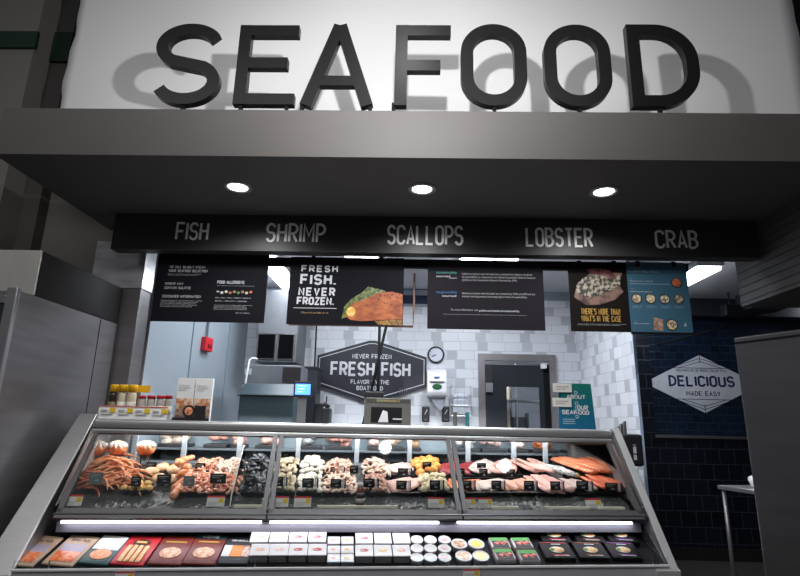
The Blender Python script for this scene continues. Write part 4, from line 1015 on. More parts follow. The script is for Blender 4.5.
# fish cakes and orange pieces
u0_, v0_ = uvp(158, 474); me = patty(cake_m, .05, .045)
for i, (x, y) in enumerate(((152, 470), (163, 466), (174, 468), (160, 477), (172, 478))):
    u, v = uvp(x, y+2, .02); put(me, 'fish_cake', u, v, .006, i, 'round golden fish cake, %s of the five behind the oval bowl' % ('leftmost', 'upper middle', 'rightmost', 'lower left', 'lower right')[i], 'fish cake', 'golden fish cakes')
lob = fillet(two('lobster tail', (.88, .20, .04), (.9, .50, .30), 40, .3), .13, .055, .04, .5)
for i, (x, y, yaw, h) in enumerate(((184, 473, 1.3, .02), (181, 482, 1.1, .01), (189, 478, 1.5, .03), (186, 462, .4, .035), (178, 488, 1.4, .0))):
    u, v = uvp(x, y+2, .03); put(lob, 'lobster_tail', u, v, h+.02, yaw, 'orange lobster tail in the pile left of the cooked shrimp', 'lobster tail', 'orange lobster tails', .3*(i % 2), -.3)
chs = chunk(two('orange claw', (.88, .25, .06), (.9, .52, .3), 40, .3), .030, 3)
for i, (x, y) in enumerate(((181, 458), (188, 460), (184, 465))):
    u, v = uvp(x, y+10, .05); put(chs, 'lobster_claw', u, v, .07-.01*i, i*2., 'rounded orange lobster claw on top of the lobster tail pile', 'lobster claw', 'orange claws')
# shrimp trays
sc1, sr1, sp1 = shrimp(sh_cook), shrimp(sh_raw), shrimp(sh_pale)
def tray_heap(me, name, x0, x1, y, n, tl, label, cat, group, **k):
    uc, vc, w, d = tray(x0, x1, y, tl); heap(me, name, uc, vc, w, d, n, label, cat, group, **k)
SLB = ('cooked orange pink shrimp in the %s tray of the left glass section', 'shrimp')
tray_heap(sc1, 'shrimp', 180, 207, FY, 36, 'black front tray of cooked shrimp next to the lobster tails', SLB[0] % 'front left', 'shrimp', 'cooked shrimp front left', sc=1.15)
tray_heap(sc1, 'shrimp', 207, 239, FY, 42, 'black front tray of cooked shrimp left of the mussels', SLB[0] % 'front right', 'shrimp', 'cooked shrimp front right', sc=1.15)
tray_heap(sc1, 'shrimp', 194, 218, RY_, 26, 'black rear tray of cooked shrimp behind the front shrimp trays, left one', SLB[0] % 'rear left', 'shrimp', 'cooked shrimp rear left', sc=1.15)
tray_heap(sp1, 'shrimp', 218, 243, RY_, 26, 'black rear tray of pale shrimp behind the front shrimp trays, right one', 'pale pink shrimp in the rear tray beside the clear divider', 'shrimp', 'pale shrimp rear', sc=1.15)
mm = mussel(mus_m)
tray_heap(mm, 'mussel', 243, 266, FY, 26, 'black front tray of mussels right of the clear divider', 'shiny black mussel in the front mussel tray', 'mussel', 'front mussels', sc=1.05)
tray_heap(mm, 'mussel', 247, 270, RY_, 26, 'black rear tray of mussels heaped high', 'shiny black mussel in the heaped rear mussel tray', 'mussel', 'rear mussels', pk=.075, sc=1.05)
cm_ = clam(clam_m)
tray_heap(cm_, 'clam', 272, 296, FY, 22, 'black front tray of brown speckled clams', 'brown and cream clam in the front clam tray', 'clam', 'front clams')
tray_heap(cm_, 'clam', 276, 299, RY_, 24, 'black rear tray of cream clams', 'cream clam in the rear clam tray', 'clam', 'rear clams', pk=.05)
ss = scallop(sc_m)
tray_heap(ss, 'scallop', 297, 322, FY, 28, 'black front tray of white scallops', 'white scallop in the front scallop tray', 'scallop', 'front scallops')
tray_heap(ss, 'scallop', 300, 324, RY_, 28, 'black rear tray of white scallops heaped high', 'white scallop in the heaped rear scallop tray', 'scallop', 'rear scallops', pk=.055)
tray_heap(sp1, 'shrimp', 323, 356, FY, 34, 'black front tray of pale peeled shrimp in the middle section', 'pale peeled shrimp in the front tray of the middle glass section', 'shrimp', 'pale shrimp middle', sc=1.1)
tray_heap(sr1, 'shrimp', 325, 351, RY_, 28, 'black rear tray of pink orange raw shrimp in the middle section', 'pink orange shrimp in the rear tray beside the scallops', 'shrimp', 'raw shrimp middle', sc=1.1)
tray_heap(sp1, 'shrimp', 363, 387, RY_, 26, 'black rear tray of shell-on shrimp right of the sauce bottle', 'pale orange shrimp in the rear tray right of the sauce bottle', 'shrimp', 'shrimp right of bottle', sc=1.1, pk=.055)
tray_heap(chunk(squid_m, .018, 1), 'squid', 363, 387, FY, 22, 'black front tray of brown pink squid', 'brown pink squid piece in the front tray right of the sauce bottle', 'squid', 'squid')
def fillets(me, x0, x1, y, n, tl, lb, group, yaw=1.35, h0=.014, dv=0, sc=1., name='fish_fillet', cat='fish fillet', step=.010, rows=1):
    uc, vc, w, d = tray(x0, x1, y, tl)
    for r in range(rows):
        for i in range(n):
            f = (i+.5)/n-.5
            put(me, name, uc+f*w*.82, vc+dv+(r-(rows-1)/2)*.06, h0+step*(i % 2)+r*.012, yaw+random.uniform(-.12, .12), lb, cat, group, random.uniform(-.15, .15)+.2, random.uniform(-.06, .06), sc*random.uniform(.94, 1.06))
fp, fw, fs, fs2, ft = fillet(pinkf), fillet(whitef), fillet(salm), fillet(salm2), fillet(tuna)
fillets(fp, 389, 418, FY, 4, 'black front tray of pale pink striped fillets', 'pale pink fillet lying in the front tray under the orange chunks', 'pink fillets middle', .5)
fillets(fw, 390, 412, RY_, 3, 'black rear tray of white pink fillets', 'white pink fillet in the rear tray left of the orange chunks', 'white fillets middle', .7)
tray_heap(chunk(orange_m, .026, 2), 'orange_chunk', 413, 439, RY_, 14, 'black rear tray of bright orange chunks', 'bright orange salmon chunk in the rear tray', 'salmon chunk', 'orange chunks', sc=1.1)
tray_heap(chunk(cream_m, .022, 5), 'cream_chunk', 418, 448, FY, 24, 'black front tray of cream coloured stuffed pieces', 'cream coloured stuffed piece in the front tray', 'stuffed piece', 'cream pieces')
fillets(ft, 440, 454, RY_, 2, 'black rear tray of dark red tuna', 'dark red tuna steak in the rear tray by the frame', 'tuna left of frame', 1.0, name='tuna_steak', cat='tuna steak')
fillets(fs, 448, 461, FY, 3, 'narrow black front tray of salmon strips at the frame', 'salmon strip in the narrow tray at the second glass frame', 'salmon strips', 1.9, sc=.7)
fillets(fs, 463, 481, FY, 3, 'black front tray of bright salmon right of the second frame', 'bright salmon fillet in the front tray right of the second frame', 'salmon front right section', .3, sc=.8)
fillets(ft, 458, 472, RY_, 2, 'black rear tray of tuna right of the second frame', 'dark tuna steak in the rear tray right of the second frame', 'tuna right section', .9, name='tuna_steak', cat='tuna steak')
fillets(fw, 473, 492, RY_, 3, 'black rear tray of white fish right of the tuna', 'bright white fillet in the rear tray right of the tuna', 'white fish rear', 1.0, h0=.03)
fillets(fw, 481, 506, FY, 4, 'black front tray of white pink fillets', 'white pink fillet in the front tray right of the bright salmon', 'white pink front', .35)
fillets(fp, 492, 516, RY_, 3, 'black rear tray of pink fillets', 'pink fillet in the rear tray right of the white fish', 'pink rear one', .9, h0=.03)
fillets(fillet(stripes('peach flesh', (.72, .28, .18), (.78, .48, .38), 30, .35, 5)), 507, 532, FY, 4, 'black front tray of peach coloured fillets', 'peach coloured fillet in the middle front tray of the right section', 'peach front', .5)
fillets(fp, 517, 545, RY_, 4, 'black rear tray of long pink fillets', 'long pink fillet in the rear tray left of the whole fish', 'pink rear two', 2.2, h0=.034, sc=1.2)
fillets(fp, 533, 562, FY, 4, 'black front tray of long pale pink fillets', 'long pale pink fillet in the front tray below the whole fish', 'pale pink front', 2.1, sc=1.2, h0=.02)
fillets(fw, 563, 588, FY, 4, 'black front tray of white striped fillets', 'white striped fillet in the front tray left of the big salmon', 'white striped front', 2.4)
fillets(fs, 567, 596, RY_, 3, 'black rear tray of large salmon sides', 'large salmon side in the rear tray right of the whole fish', 'salmon sides rear left', 2.4, h0=.04, sc=1.7)
fillets(fs2, 588, 618, FY, 4, 'black front tray of deep orange salmon at the right end', 'deep orange salmon fillet in the front tray at the right end', 'salmon front end', 2.1, h0=.03, sc=1.2)
fillets(fs, 590, 613, RY_, 3, 'black rear tray of big salmon pieces at the right end', 'big salmon piece in the rear tray at the right end', 'salmon rear end', 2.3, h0=.05, sc=1.3)
# whole fish
u, v = uvp(556, 471, .04)
e = empty('whole_fish'); e.matrix_world = onslope(u, v, .06, 2.5); tag(e, 'silver whole fish lying among the pink fillets', 'fish')
sil = two('silver fish skin', (.35, .36, .36), (.72, .74, .74), 60, .2)
b = B(); b.tube([(-.15, 0, 0), (-.12, 0, 0), (-.06, 0, 0), (0, 0, 0), (.06, 0, 0), (.11, 0, 0), (.13, 0, 0)], [.008, .024, .034, .036, .028, .014, .010], 14, sq=.6)
b.build('fish_body', sil, e, True)
B().prism([(.125, .0), (.17, .035), (.16, 0), (.17, -.035)], -.003, .003, 'z').build('tail_fin', mat('fin', (.4, .35, .3), .4), e)
B().ell((-.125, -.0, .014), (.008, .008, .003), 8, 6).build('eye', blk, e)
B().ell((-.14, 0, 0), (.022, .02, .016), 12, 8).build('fish_head', mat('golden head', (.45, .33, .18), .35), e, True)
# glazed crab shells standing at the back left
for i, (x, y) in enumerate(((97.5, 449), (117.5, 449), (146, 449))):
    q = atV(x, y, .1); 
    t = thing('stuffed_crab_ball', 'orange and white striped stuffed crab ball, %s of three' % ('left', 'middle', 'right')[i], 'stuffed crab', L(q.x, .1, q.z), CA)
    rr_ = .062
    B().ell((0, 0, 0), (rr_, rr_*.8, rr_*.72), 24, 14).build('crab_base', two('crab shell orange', (.85, .20, .05), (.9, .4, .2), 20, .35), t, True)
    b = B()
    for k in range(12):
        a = 2*pi*k/12
        b.tube([(rr_*.98*cos(a)*s1, rr_*.8*sin(a)*s1, rr_*.76*c1) for s1, c1 in ((.15, 1.0), (.5, .9), (.8, .68), (.95, .40), (1.0, .1))], [.009, .011, .012, .010, .004], 6)
    b.build('white_icing', mat('white stuffing', (.85, .78, .72), .5), t, True)
    B().ell((0, 0, rr_*.78), (.022, .018, .010), 12, 6).build('lemon_top', mat('lemon yellow', (.85, .6, .05), .5), t, True)
    B().tube([(0, 0, -rr_*.6), (0, 0, PZ(.1)-q.z-.0)], .03, 12).build('stand', acrylic, t)
# sauce bottle
u, v = uvp(360, 497)
q = atV(360, 497, -.28)
t = thing('sauce_bottle', 'small dark sauce bottle with pale label standing in front of the middle trays', 'bottle', L(q.x, -.30, PZ(-.30)), CA)
B().lathe([(.001, 0), (.026, 0), (.027, .01), (.027, .085), (.018, .112), (.014, .118), (.001, .118)], 20).build('bottle_body', mat('brown sauce glass', (.10, .035, .02), .15), t, True)
B().lathe([(.0278, .022), (.0278, .05), (.027, .05), (.027, .022)], 20).build('pale_label', mat('pale label', (.5, .47, .45), .6), t, True)
B().lathe([(.0278, .055), (.0278, .085), (.027, .085), (.027, .055)], 20).build('dark_label', mat('dark label', (.05, .05, .06), .5), t, True)
B().lathe([(.001, .114), (.017, .114), (.018, .128), (.016, .142), (.001, .144)], 16).build('cap', mat('grey cap', (.35, .36, .37), .4), t, True)
# price signs on little stems
tagm = mat('black price card', (.010, .010, .012), .35)
def price(x, y, front, wpx=11, hpx=8.5, grey=False, strip=True):
    v = -.21 if front else .03
    q = atV(x, y, v); q1 = atV(x+wpx, y, v); q2 = atV(x, y+hpx, v); w = q1.x-q.x; h = q.z-q2.z
    t = thing('price_sign', '', 'price sign', L(q.x, v, q.z), CA)
    B().box(-w/2, w/2, 0, .003, -h/2, h/2).build('card', mat('grey price card', (.16, .22, .24), .3) if grey else tagm, t)
    b = B(); yt = h*.22
    b.box(-w*.38, w*.30, -.0012, 0, h*.24, h*.33); b.box(-w*.38, w*.1, -.0012, 0, h*.08, h*.14)
    lettering('44', -w*.05, w*.22, -h*.32, -h*.08, -.0012, 0, .2).build('price_text', print_w, t)
    b.build('card_text', print_g, t)
    if strip and not grey:
        s = B().box(w*.56, w*.72, 0, .003, -h*.5, h*.52).build('strip_card', mat('white strip', (.55, .57, .6), .5), t); B().box(w*.76, w*.9, 0, .003, -h*.5, h*.52).build('strip_card', mat('navy strip', (.02, .04, .09), .5), t)
    B().box(-.006, .006, .003, .008, -h/2-.03, -h/2+.01).build('clip', acrylic, t)
    return t
PS = [(96, 478, 1, 14, 11, 1, 'grey tinted price card in the crab legs'), (151, 467, 0, 10, 10, 0, 'tilted black price card behind the oval bowl'), (141.5, 474, 0, 9, 9, 0, 'black price card standing just behind the oval bowl'),
 (136, 481.5, 1, 10, 10, 0, 'black price card in the oval bowl of yellow shells'), (164, 479, 1, 14, 9, 0, 'wide black price card right of the oval bowl'), (189, 481, 1, 11, 10, 1, 'price card with glare painted as grey in the front left cooked shrimp'),  # the grey of the shrimp card stands in for glare
 (200, 467.5, 0, 10, 9, 0, 'black price card in the rear left cooked shrimp'), (218, 478.5, 1, 16, 10, 0, 'wide black price card in the front cooked shrimp'), (257, 469, 0, 9, 9, 0, 'black price card in the rear mussels'), (250, 481, 1, 10.5, 10, 0, 'black price card in the front mussels'),
 (278, 481.5, 1, 10.5, 9.5, 0, 'black price card in the front clams'), (308, 483, 1, 11.5, 9.5, 0, 'black price card in the front scallops'), (335.5, 470.5, 0, 10.5, 7, 0, 'black price card in the rear pink shrimp'), (354, 469.5, 0, 8.5, 8, 0, 'black price card above the sauce bottle'),
 (336, 483.5, 1, 11, 9, 0, 'black price card in the front pale shrimp of the middle section'), (369, 483, 1, 11, 9, 0, 'black price card right of the sauce bottle'), (403, 472.5, 0, 10, 8.5, 0, 'black price card in the rear white pink fillets'), (427, 465.5, 0, 9, 7.5, 0, 'black price card standing behind the orange chunks'),
 (430.5, 473.5, 0, 10, 8.5, 0, 'black price card in the orange chunks'), (401.5, 485, 1, 10.5, 9, 0, 'black price card in the front pale pink fillets, middle section'), (435, 485, 1, 10.5, 9.5, 0, 'black price card in the cream stuffed pieces'), (461, 473, 0, 7.5, 9, 0, 'black price card in the tuna right of the second frame'),
 (483.5, 473, 0, 8.5, 9, 0, 'black price card in the rear bright white fish'), (481.5, 465.5, 0, 9, 5, 0, 'small black price card above the bright white fish'), (511, 473.5, 0, 8.5, 8.5, 0, 'black price card in the rear pink fillets'), (466.5, 485, 1, 10.5, 9.5, 0, 'black price card in the bright salmon right of the second frame'),
 (496.5, 485, 1, 10, 9, 0, 'black price card in the front white pink fillets'), (529, 485.5, 1, 10, 9.5, 0, 'black price card in the peach coloured fillets'), (555.5, 485.8, 1, 10, 9, 0, 'black price card in the long pale pink front fillets'), (567, 473.5, 0, 9, 9, 0, 'dark price card right of the whole silver fish'),
 (582.5, 485.5, 1, 12, 9, 0, 'black price card in the white striped fillets'), (611.5, 487, 1, 12.5, 8.5, 0, 'black price card in the deep orange salmon at the right end')]
for x, y, f, wp, hp, gr, lb in PS:
    t = price(x, y, f, wp, hp, gr, x > 270 and wp > 9); t['label'] = lb; t['group'] = 'price cards among the seafood'
# white shelf tags at the bottom of the glass
def shelf_tag(p, w, h, label, rx=-.35, red_top=True):
    t = thing('price_tag', label, 'price tag', p, CA, 'white price tags', rx)
    B().box(-w/2, w/2, 0, .002, 0, h).build('tag_card', paper, t)
    B().box(-w/2, w/2, -.001, 0, h*.84, h).build('red_stripe', mat('red print', (.6, .03, .04), .6), t)
    B().box(w*.18, w*.44, -.0015, 0, h*.36, h*.78).build('yellow_label', mat('yellow print', (.8, .55, .02), .6), t)
    b = B()
    for k in range(3): b.box(-w*.4, w*(.05+.1*k), -.001, 0, h*(.12+.14*k), h*(.16+.14*k))
    b.build('printed_text', print_g, t); return t
for x, y, lb in ((70, 505, 'white price tag at the bottom left corner of the case glass'), (214, 508, 'white price tag inside the left glass near the first frame'), (279, 508.5, 'white price tag just right of the first glass frame'), (302, 508.5, 'second white price tag right of the first glass frame'),
    (437, 508.5, 'white price tag just left of the second glass frame'), (470, 509, 'white price tag just right of the second glass frame'), (487, 509, 'second white price tag right of the second glass frame'), (596, 508.5, 'white price tag at the bottom of the right glass section')):
    q = atV(x, y, -.365); shelf_tag(L(q.x, -.345, .895), .105 if x not in (470, 487) else .09, .062, lb)
# clear divider
q = atV(240, 470, -.05)
t = thing('clear_divider', 'clear acrylic divider with bright edge between shrimp and mussels', 'divider', L(q.x, 0, 0), CA)
B().prism([(-.31, PZ(-.31)-.005), (-.30, PZ(-.31)+.06), (.02, 1.235), (.06, 1.235), (.19, PZ(.19)-.005)], -.003, .003, 'x').build('divider_panel', acrylic, t)
b = B(); b.tube([(0, -.31, PZ(-.31)), (0, -.302, PZ(-.31)+.06), (0, .02, 1.237), (0, .06, 1.237)], .004, 6); b.build('bright_edge', white, t)
# packs of meat behind the case seen through its rear doors
bk = [(112, 128, (.5, .3, .25), 0), (160, 190, (.45, .36, .28), 1), (205, 228, (.42, .2, .16), 2), (232, 246, (.45, .25, .2), 2), (256, 280, (.40, .22, .18), 2), (325, 352, (.5, .24, .2), 2), (368, 382, (.48, .3, .26), 2), (384, 404, (.6, .42, .3), 2), (408, 420, (.35, .22, .12), 2), (455, 478, (.45, .42, .44), 2), (480, 505, (.42, .3, .28), 2), (508, 526, (.4, .3, .28), 2), (530, 556, (.5, .16, .07), 2), (566, 592, (.50, .14, .07), 2), (597, 616, (.45, .16, .08), 2), (300, 322, (.3, .3, .31), 2)]
rs = thing('rear_shelf', 'dark shelf behind the case holding packed meat', 'shelf', L(0, 0, 0), CA)
B().box(.05, 4.3, .83, 1.13, 1.165, 1.180).build('shelf_board', mat('grey shelf', (.10, .115, .125), .5), rs)
for u in (.1, 1.2, 2.4, 3.5): B().box(u, u+.03, .85, 1.1, 0, 1.165).build('support', blkm, rs)
B().box(.05, 4.3, 1.13, 1.14, 1.0, 1.33).build('shelf_back', mat('steel blue back', (.22, .27, .30), .5), rs)
places = ['leftmost', 'behind the left crab ball', 'above the cooked shrimp', 'above the divider', 'above the mussels', 'above the raw shrimp', 'above the squid', 'above the pink fillets', 'above the orange chunks', 'right of the second frame', 'above the white fish', 'above the rear pink fillets', 'above the whole fish', 'above the big salmon', 'at the far right end', 'above the scallops']
for i, (x0, x1, c, k) in enumerate(bk):
    a = atV(x0, 448, .95); c_ = atV(x1, 448, .95)
    w = c_.x-a.x; m_ = two('packed meat %d' % i, tuple(q_*.7 for q_ in c), tuple(min(1, q_*1.35) for q_ in c), 30, .3)
    t = thing('meat_pack', 'wrapped meat pack on the shelf behind the case, %s' % places[i], 'meat pack', L((a.x+c_.x)/2, .90, 1.181), CA, 'meat packs on the rear shelf')
    B().box(-w/2, w/2, -.03, .2, 0, .03, .004).build('foam_tray', blk, t)
    b = B()
    for j in range(max(3, int(w/.045))*2):
        r_ = .042; b.ell((-w/2+r_+(w-2*r_)*random.random(), random.uniform(0, .15), .045+.10*random.random()), (r_*1.2, r_, r_*.8), 8, 6)
    b.build('meat', m_, t, True)
# ------------------------------------------------------------------ lower deck packages
def PD(v): return DZ(v)
def lo(x, y, lift=0): q = atS(x, y, .60+lift, -.57); return q
def pack(name, label, cat, x, w, ln, v=None, group=None, yaw=0, y=548, th=.02, h=.004):
    q = lo(x, y, .02); e = empty(name); e.matrix_world = onslope(q.x, q.y if v is None else v, h, yaw, 0, 0, PD); tag(e, label, cat, group); return e
# flat vacuum packs, yaw lets them lie along the slope
VC = -.43
pk_col = mat('tan card', (.52, .36, .25), .45)
def flat(e, w, ln, th, m, name='package_body'): return B().box(-w/2, w/2, -ln/2, ln/2, 0, th, .006).build(name, m, e)
def patch(e, x0, x1, y0, y1, z, m, name, r=0): 
    o = B().box(x0, x1, y0, y1, z, z+.0015, .0).build(name, m, e); return o
salpic = two('smoked salmon window', (.72, .12, .03), (.85, .30, .12), 50, .3)
lilac = mat('lilac card', (.45, .38, .48), .45)
def flat_text(e, s, x0, x1, y0, y1, z, m, weight=.2, name='lettering'):
    o = lettering(s, x0, x1, y0, y1, -z-.001, -z+.001, weight).build(name, m, e)
    for v in o.data.vertices: v.co = Vector((v.co.x, v.co.z, -v.co.y))
    return o
def script_text(e, s, x, y, z, m, width, size=.03):
    small_text('lettering', s, x, 0, size, m, e, 0, width=width)
    o = e.children[-1] if e.children[-1].name.startswith('lettering') else [c for c in e.children if c.name.startswith('lettering')][-1]
    for v in o.data.vertices: v.co = Vector((v.co.x, v.co.z, -v.co.y+.0))
    o.location = (x, y, z); return o
bowm = mat('yellow brown fillet print', (.75, .42, .12), .5)
for i, (x, lb) in enumerate(((35, 'tan and lilac smoked salmon pack, first at the left of the lower shelf'), (73, 'tan and lilac smoked salmon pack, second from the left'))):
    e = pack('salmon_pack', lb, 'salmon pack', x, .17, .27, VC, 'tan salmon packs', -.16); flat(e, .175, .26, .014, pk_col)
    patch(e, -.07, .07, -.02, .045, .0145, lilac, 'lilac_band'); patch(e, -.065, .065, -.105, -.02, .0145, salpic, 'salmon_window')
    script_text(e, 'Echo Falls', -.055, .070, .0155, print_d, .11, .035)
e = pack('salmon_pack', 'dark green and white pack with orange salmon window, third from the left', 'salmon pack', 106, .17, .26, VC, None, -.14); flat(e, .17, .25, .014, mat('dark green card', (.01, .05, .05), .4))
patch(e, -.075, .075, -.005, .12, .0145, paper, 'white_label')
B().lathe([(.001, .015), (.058, .015), (.058, .0165), (.001, .0165)], 24, (0, -.045, 0), .75).build('salmon_window', two('orange salmon window', (.82, .26, .08), (.88, .4, .2), 60), e)
script_text(e, 'Echo Falls', -.06, .06, .0155, print_d, .12, .035)
e = pack('salmon_pack', 'bright red pack with pale fish sticks showing, fourth from the left', 'fish pack', 138, .17, .26, VC, None, -.10); flat(e, .185, .26, .014, red)
for k in range(4): B().box(-.062+k*.033, -.036+k*.033, -.115, .03, .014, .021, .004).build('fish_stick', two('fish stick', (.75, .42, .16), (.85, .6, .3), 50), e)
B().lathe([(.001, .015), (.05, .015), (.05, .0165), (.001, .0165)], 20, (0, .06, 0), .6).build('dark_badge', mat('dark badge', (.06, .01, .005), .5), e); patch(e, -.03, .03, .05, .068, .017, bowm, 'gold_mark')
for i, (x, lb) in enumerate(((173, 'maroon smoked fish pack right of the bright red pack'), (206, 'maroon smoked fish pack with dark green top and white letters'))):
    e = pack('salmon_pack', lb, 'fish pack', x, .17, .26, VC, 'maroon packs', -.07); flat(e, .185, .26, .014, two('maroon card', (.16, .015, .01), (.2, .03, .02), 20))
    patch(e, -.06, .06, .055, .07, .0145, mat('gold print', (.42, .24, .04)), 'gold_line')
    B().lathe([(.001, .015), (.06, .015), (.06, .017), (.001, .017)], 20, (0, -.035, 0), .8).build('fish_window', two('smoked fish window', (.62, .25, .12), (.82, .55, .36), 50), e)
    if i: patch(e, -.092, .092, .09, .13, .0145, mat('dark green card', (.01, .05, .05)), 'green_top'); flat_text(e, 'ACME', -.05, .05, .10, .122, .0165, print_w)
e = pack('salmon_pack', 'black pack with orange centre stripe beside the white tubs', 'fish pack', 238, .17, .26, VC, None, -.04); flat(e, .17, .26, .014, blk)
patch(e, -.08, -.035, -.07, .03, .0145, paper, 'white_patch'); patch(e, -.033, .03, -.07, .03, .0145, mat('orange card', (.85, .25, .03), .45), 'orange_patch'); patch(e, .032, .075, -.07, .03, .0145, two('dish photo', (.5, .1, .05), (.8, .6, .5), 40), 'dish_patch')
flat_text(e, 'KENDALL', -.05, .05, .065, .082, .0155, print_w)
# stacked square tubs
tubw = mat('white tub lid', (.74, .73, .74), .4); tubs = mat('clear grey tub', (.22, .21, .22), .3)
def tub(x, y, w, d, hh, art, label, group, name='food_tub', row=0, rnd=False, cap=None):
    q = lo(x, y, .06)
    e = empty(name); e.matrix_world = onslope(q.x, q.y, .004, 0, 0, 0, PD); tag(e, label, 'tub', group)
    if rnd:
        B().lathe([(.001, 0), (w*.42, 0), (w*.47, hh), (.001, hh)], 24).build('tub_body', tubs, e, True)
        lid = B().lathe([(.001, hh), (w*.5, hh), (w*.51, hh+.008), (w*.49, hh+.010), (w*.44, hh+.0075), (.001, hh+.0075)], 28).build('lid', tubw, e, True)
        if art: B().lathe([(.001, hh+.0078), (w*cap, hh+.0078), (w*cap, hh+.0085), (.001, hh+.009)], 20).build('lid_label', art, lid)
    else:
        B().box(-w*.46, w*.46, -d*.46, d*.46, 0, hh, .006).build('tub_body', tubs, e)
        lid = B().box(-w/2, w/2, -d/2, d/2, hh, hh+.009, .004).build('lid', tubw, e)
        if art: B().lathe([(.001, hh+.0095), (w*.25, hh+.0095), (w*.25, hh+.0105), (.001, hh+.0105)], 16, (0, -d*.02, 0), .5).build('lid_art', art, lid)
    return e
art_o = two('orange art', (.85, .35, .15), (.8, .6, .5), 60); art_r = two('red art', (.5, .04, .08), (.75, .45, .4), 80); art_y = two('yellow art', (.85, .5, .1), (.85, .7, .4), 60); art_p = two('pink art', (.8, .35, .25), (.85, .7, .65), 60)
colx = ['first', 'second', 'third', 'fourth']
for i, x in enumerate((260.5, 279.5, 298.5, 317.5)):
    for j, y in enumerate((534.5, 547)):
        tub(x, y, .108, .105, .045, (art_o, art_p, art_r, art_r)[i], 'white lidded square tub of dip, %s column from the black pack, %s row' % (colx[i], ('back', 'front')[j]), 'large square tubs')
for i, x in enumerate((334, 347.5)):
    for j, y in enumerate((536, 545, 553.5)):
        tub(x, y, .075, .072, .032, (art_p, art_y)[i], 'small white square tub, %s column, %s row' % (('left', 'right')[i], ('back', 'middle', 'front')[j]), 'small square tubs')
for i, x in enumerate((364, 382.5, 401)):
    for j, y in enumerate((536, 548)):
        tub(x, y, .105, .105, .045, (art_r, art_y, art_o)[i], 'white square tub with %s lid art, %s row' % (('red', 'yellow', 'orange')[i], ('back', 'front')[j]), 'square tubs right of the small ones')
for i, x in enumerate((416.5, 430, 444)):
    for j, y in enumerate((536, 544.5, 553.5)):
        tub(x, y, .078, .078, .035, None if i < 2 else mat('pale pink art', (.8, .55, .55)), 'small round white tub, %s column, %s row' % (('left', 'middle', 'right')[i], ('back', 'middle', 'front')[j]), 'small round tubs', 'round_tub', rnd=True, cap=.2)
sal_s = two('salad lid', (.5, .2, .1), (.75, .55, .3), 60); yel_s = two('yellow dip lid', (.75, .6, .02), (.85, .75, .12), 40)
for i, (x, y, a, lb) in enumerate(((458.5, 540, sal_s, 'back left round tub with brown mixed salad window'), (475.5, 540, yel_s, 'back right round tub with bright yellow window'), (463, 552, two('pink salad lid', (.75, .35, .2), (.85, .7, .5), 60), 'front left round tub with pink salad window'), (480, 552, mat('pale yellow window', (.85, .8, .3), .4), 'front right round tub with pale yellow window'))):
    tub(x, y, .098, .098, .035, a, 'large '+lb, 'large round tubs', 'round_tub', rnd=True, cap=.36)
# cherry red meal trays with green labels
gl = mat('green card', (.08, .35, .06), .5); tom = two('red food print', (.35, .02, .015), (.7, .2, .12), 70)
for i, (x, y, lb) in enumerate(((499, 541, 'back left'), (503.5, 552.5, 'front left'), (521, 541, 'back middle'), (527.5, 553.5, 'front middle'))):
    q = lo(x, y, .04); e = empty('meal_tray'); e.matrix_world = onslope(q.x, q.y, .004, 0, 0, 0, PD); tag(e, 'clear meal tray with green and red label, %s of four' % lb, 'meal tray', 'green labelled trays')
    B().box(-.062, .062, -.05, .05, 0, .035, .008).build('tray_body', mat('pale clear tray', (.45, .38, .38), .2), e); patch(e, -.055, .055, .012, .045, .0352, gl, 'green_label')
    patch(e, -.05, .05, -.045, .012, .0352, blk, 'dark_label')
    for k in range(4): B().ell((-.026+.02*k, -.014+.012*(k % 2), .037), (.016, .014, .003), 10, 6).build('food_print', tom, e)
# black ready meals
rcs = [mat('red line print', (.55, .02, .02), .5), mat('brown line print', (.35, .09, .02), .5), mat('purple line print', (.28, .04, .3), .5), mat('violet line print', (.12, .05, .15), .5)]
for i, x in enumerate((556, 589.5, 622)):
    for j, y in enumerate((549, 534)):
        q = lo(x, y, .03); e = empty('meal_box'); e.matrix_world = onslope(q.x-(.02 if j else 0), q.y, .004, -.03-.02*i, 0, 0, PD); tag(e, 'black meal box with plated food picture, %s column from the green trays, %s row' % (colx[i], ('front', 'back')[j]), 'meal box', 'black meal boxes')
        B().box(-.096, .096, -.078, .078, 0, .028, .005).build('box_body', mat('black meal card', (.006, .005, .006), .5, spec=.15), e)
        patch(e, -.08, .08, .062, .067, .0285, rcs[i], 'colour_line'); patch(e, -.02, .04, .048, .054, .0285, print_w, 'white_text'); patch(e, -.05, .055, -.052, -.047, .0285, rcs[i], 'lower_line'); patch(e, -.035, .06, -.060, -.056, .0285, print_w, 'small_text')
        B().lathe([(.001, .0285), (.046, .0285), (.046, .0298), (.001, .0302)], 24, (0, -.002, 0), .62).build('plate_picture', mat('plate print', (.7, .66, .6), .5), e)
        B().ell((.012, -.004, .031), (.034, .02, .003), 14, 6).build('food_picture', two('chicken print', (.62, .32, .08), (.8, .55, .25), 60), e)
        B().ell((-.03, .0, .031), (.018, .015, .003), 10, 6).build('greens_picture', two('greens print', (.05, .16, .02), (.25, .35, .06), 80), e)
        if i == 3 and j: bpy.data.objects.remove(e) if False else None
# price tags on the lower rail
for x, lb in ((126, 'white price tag on the lower rail under the red pack'), (471, 'white price tag on the lower rail under the large round tubs')):
    q = atV(x, 570, -.61); t = shelf_tag(L(q.x, -.618, .552), .10, .05, lb, 0)
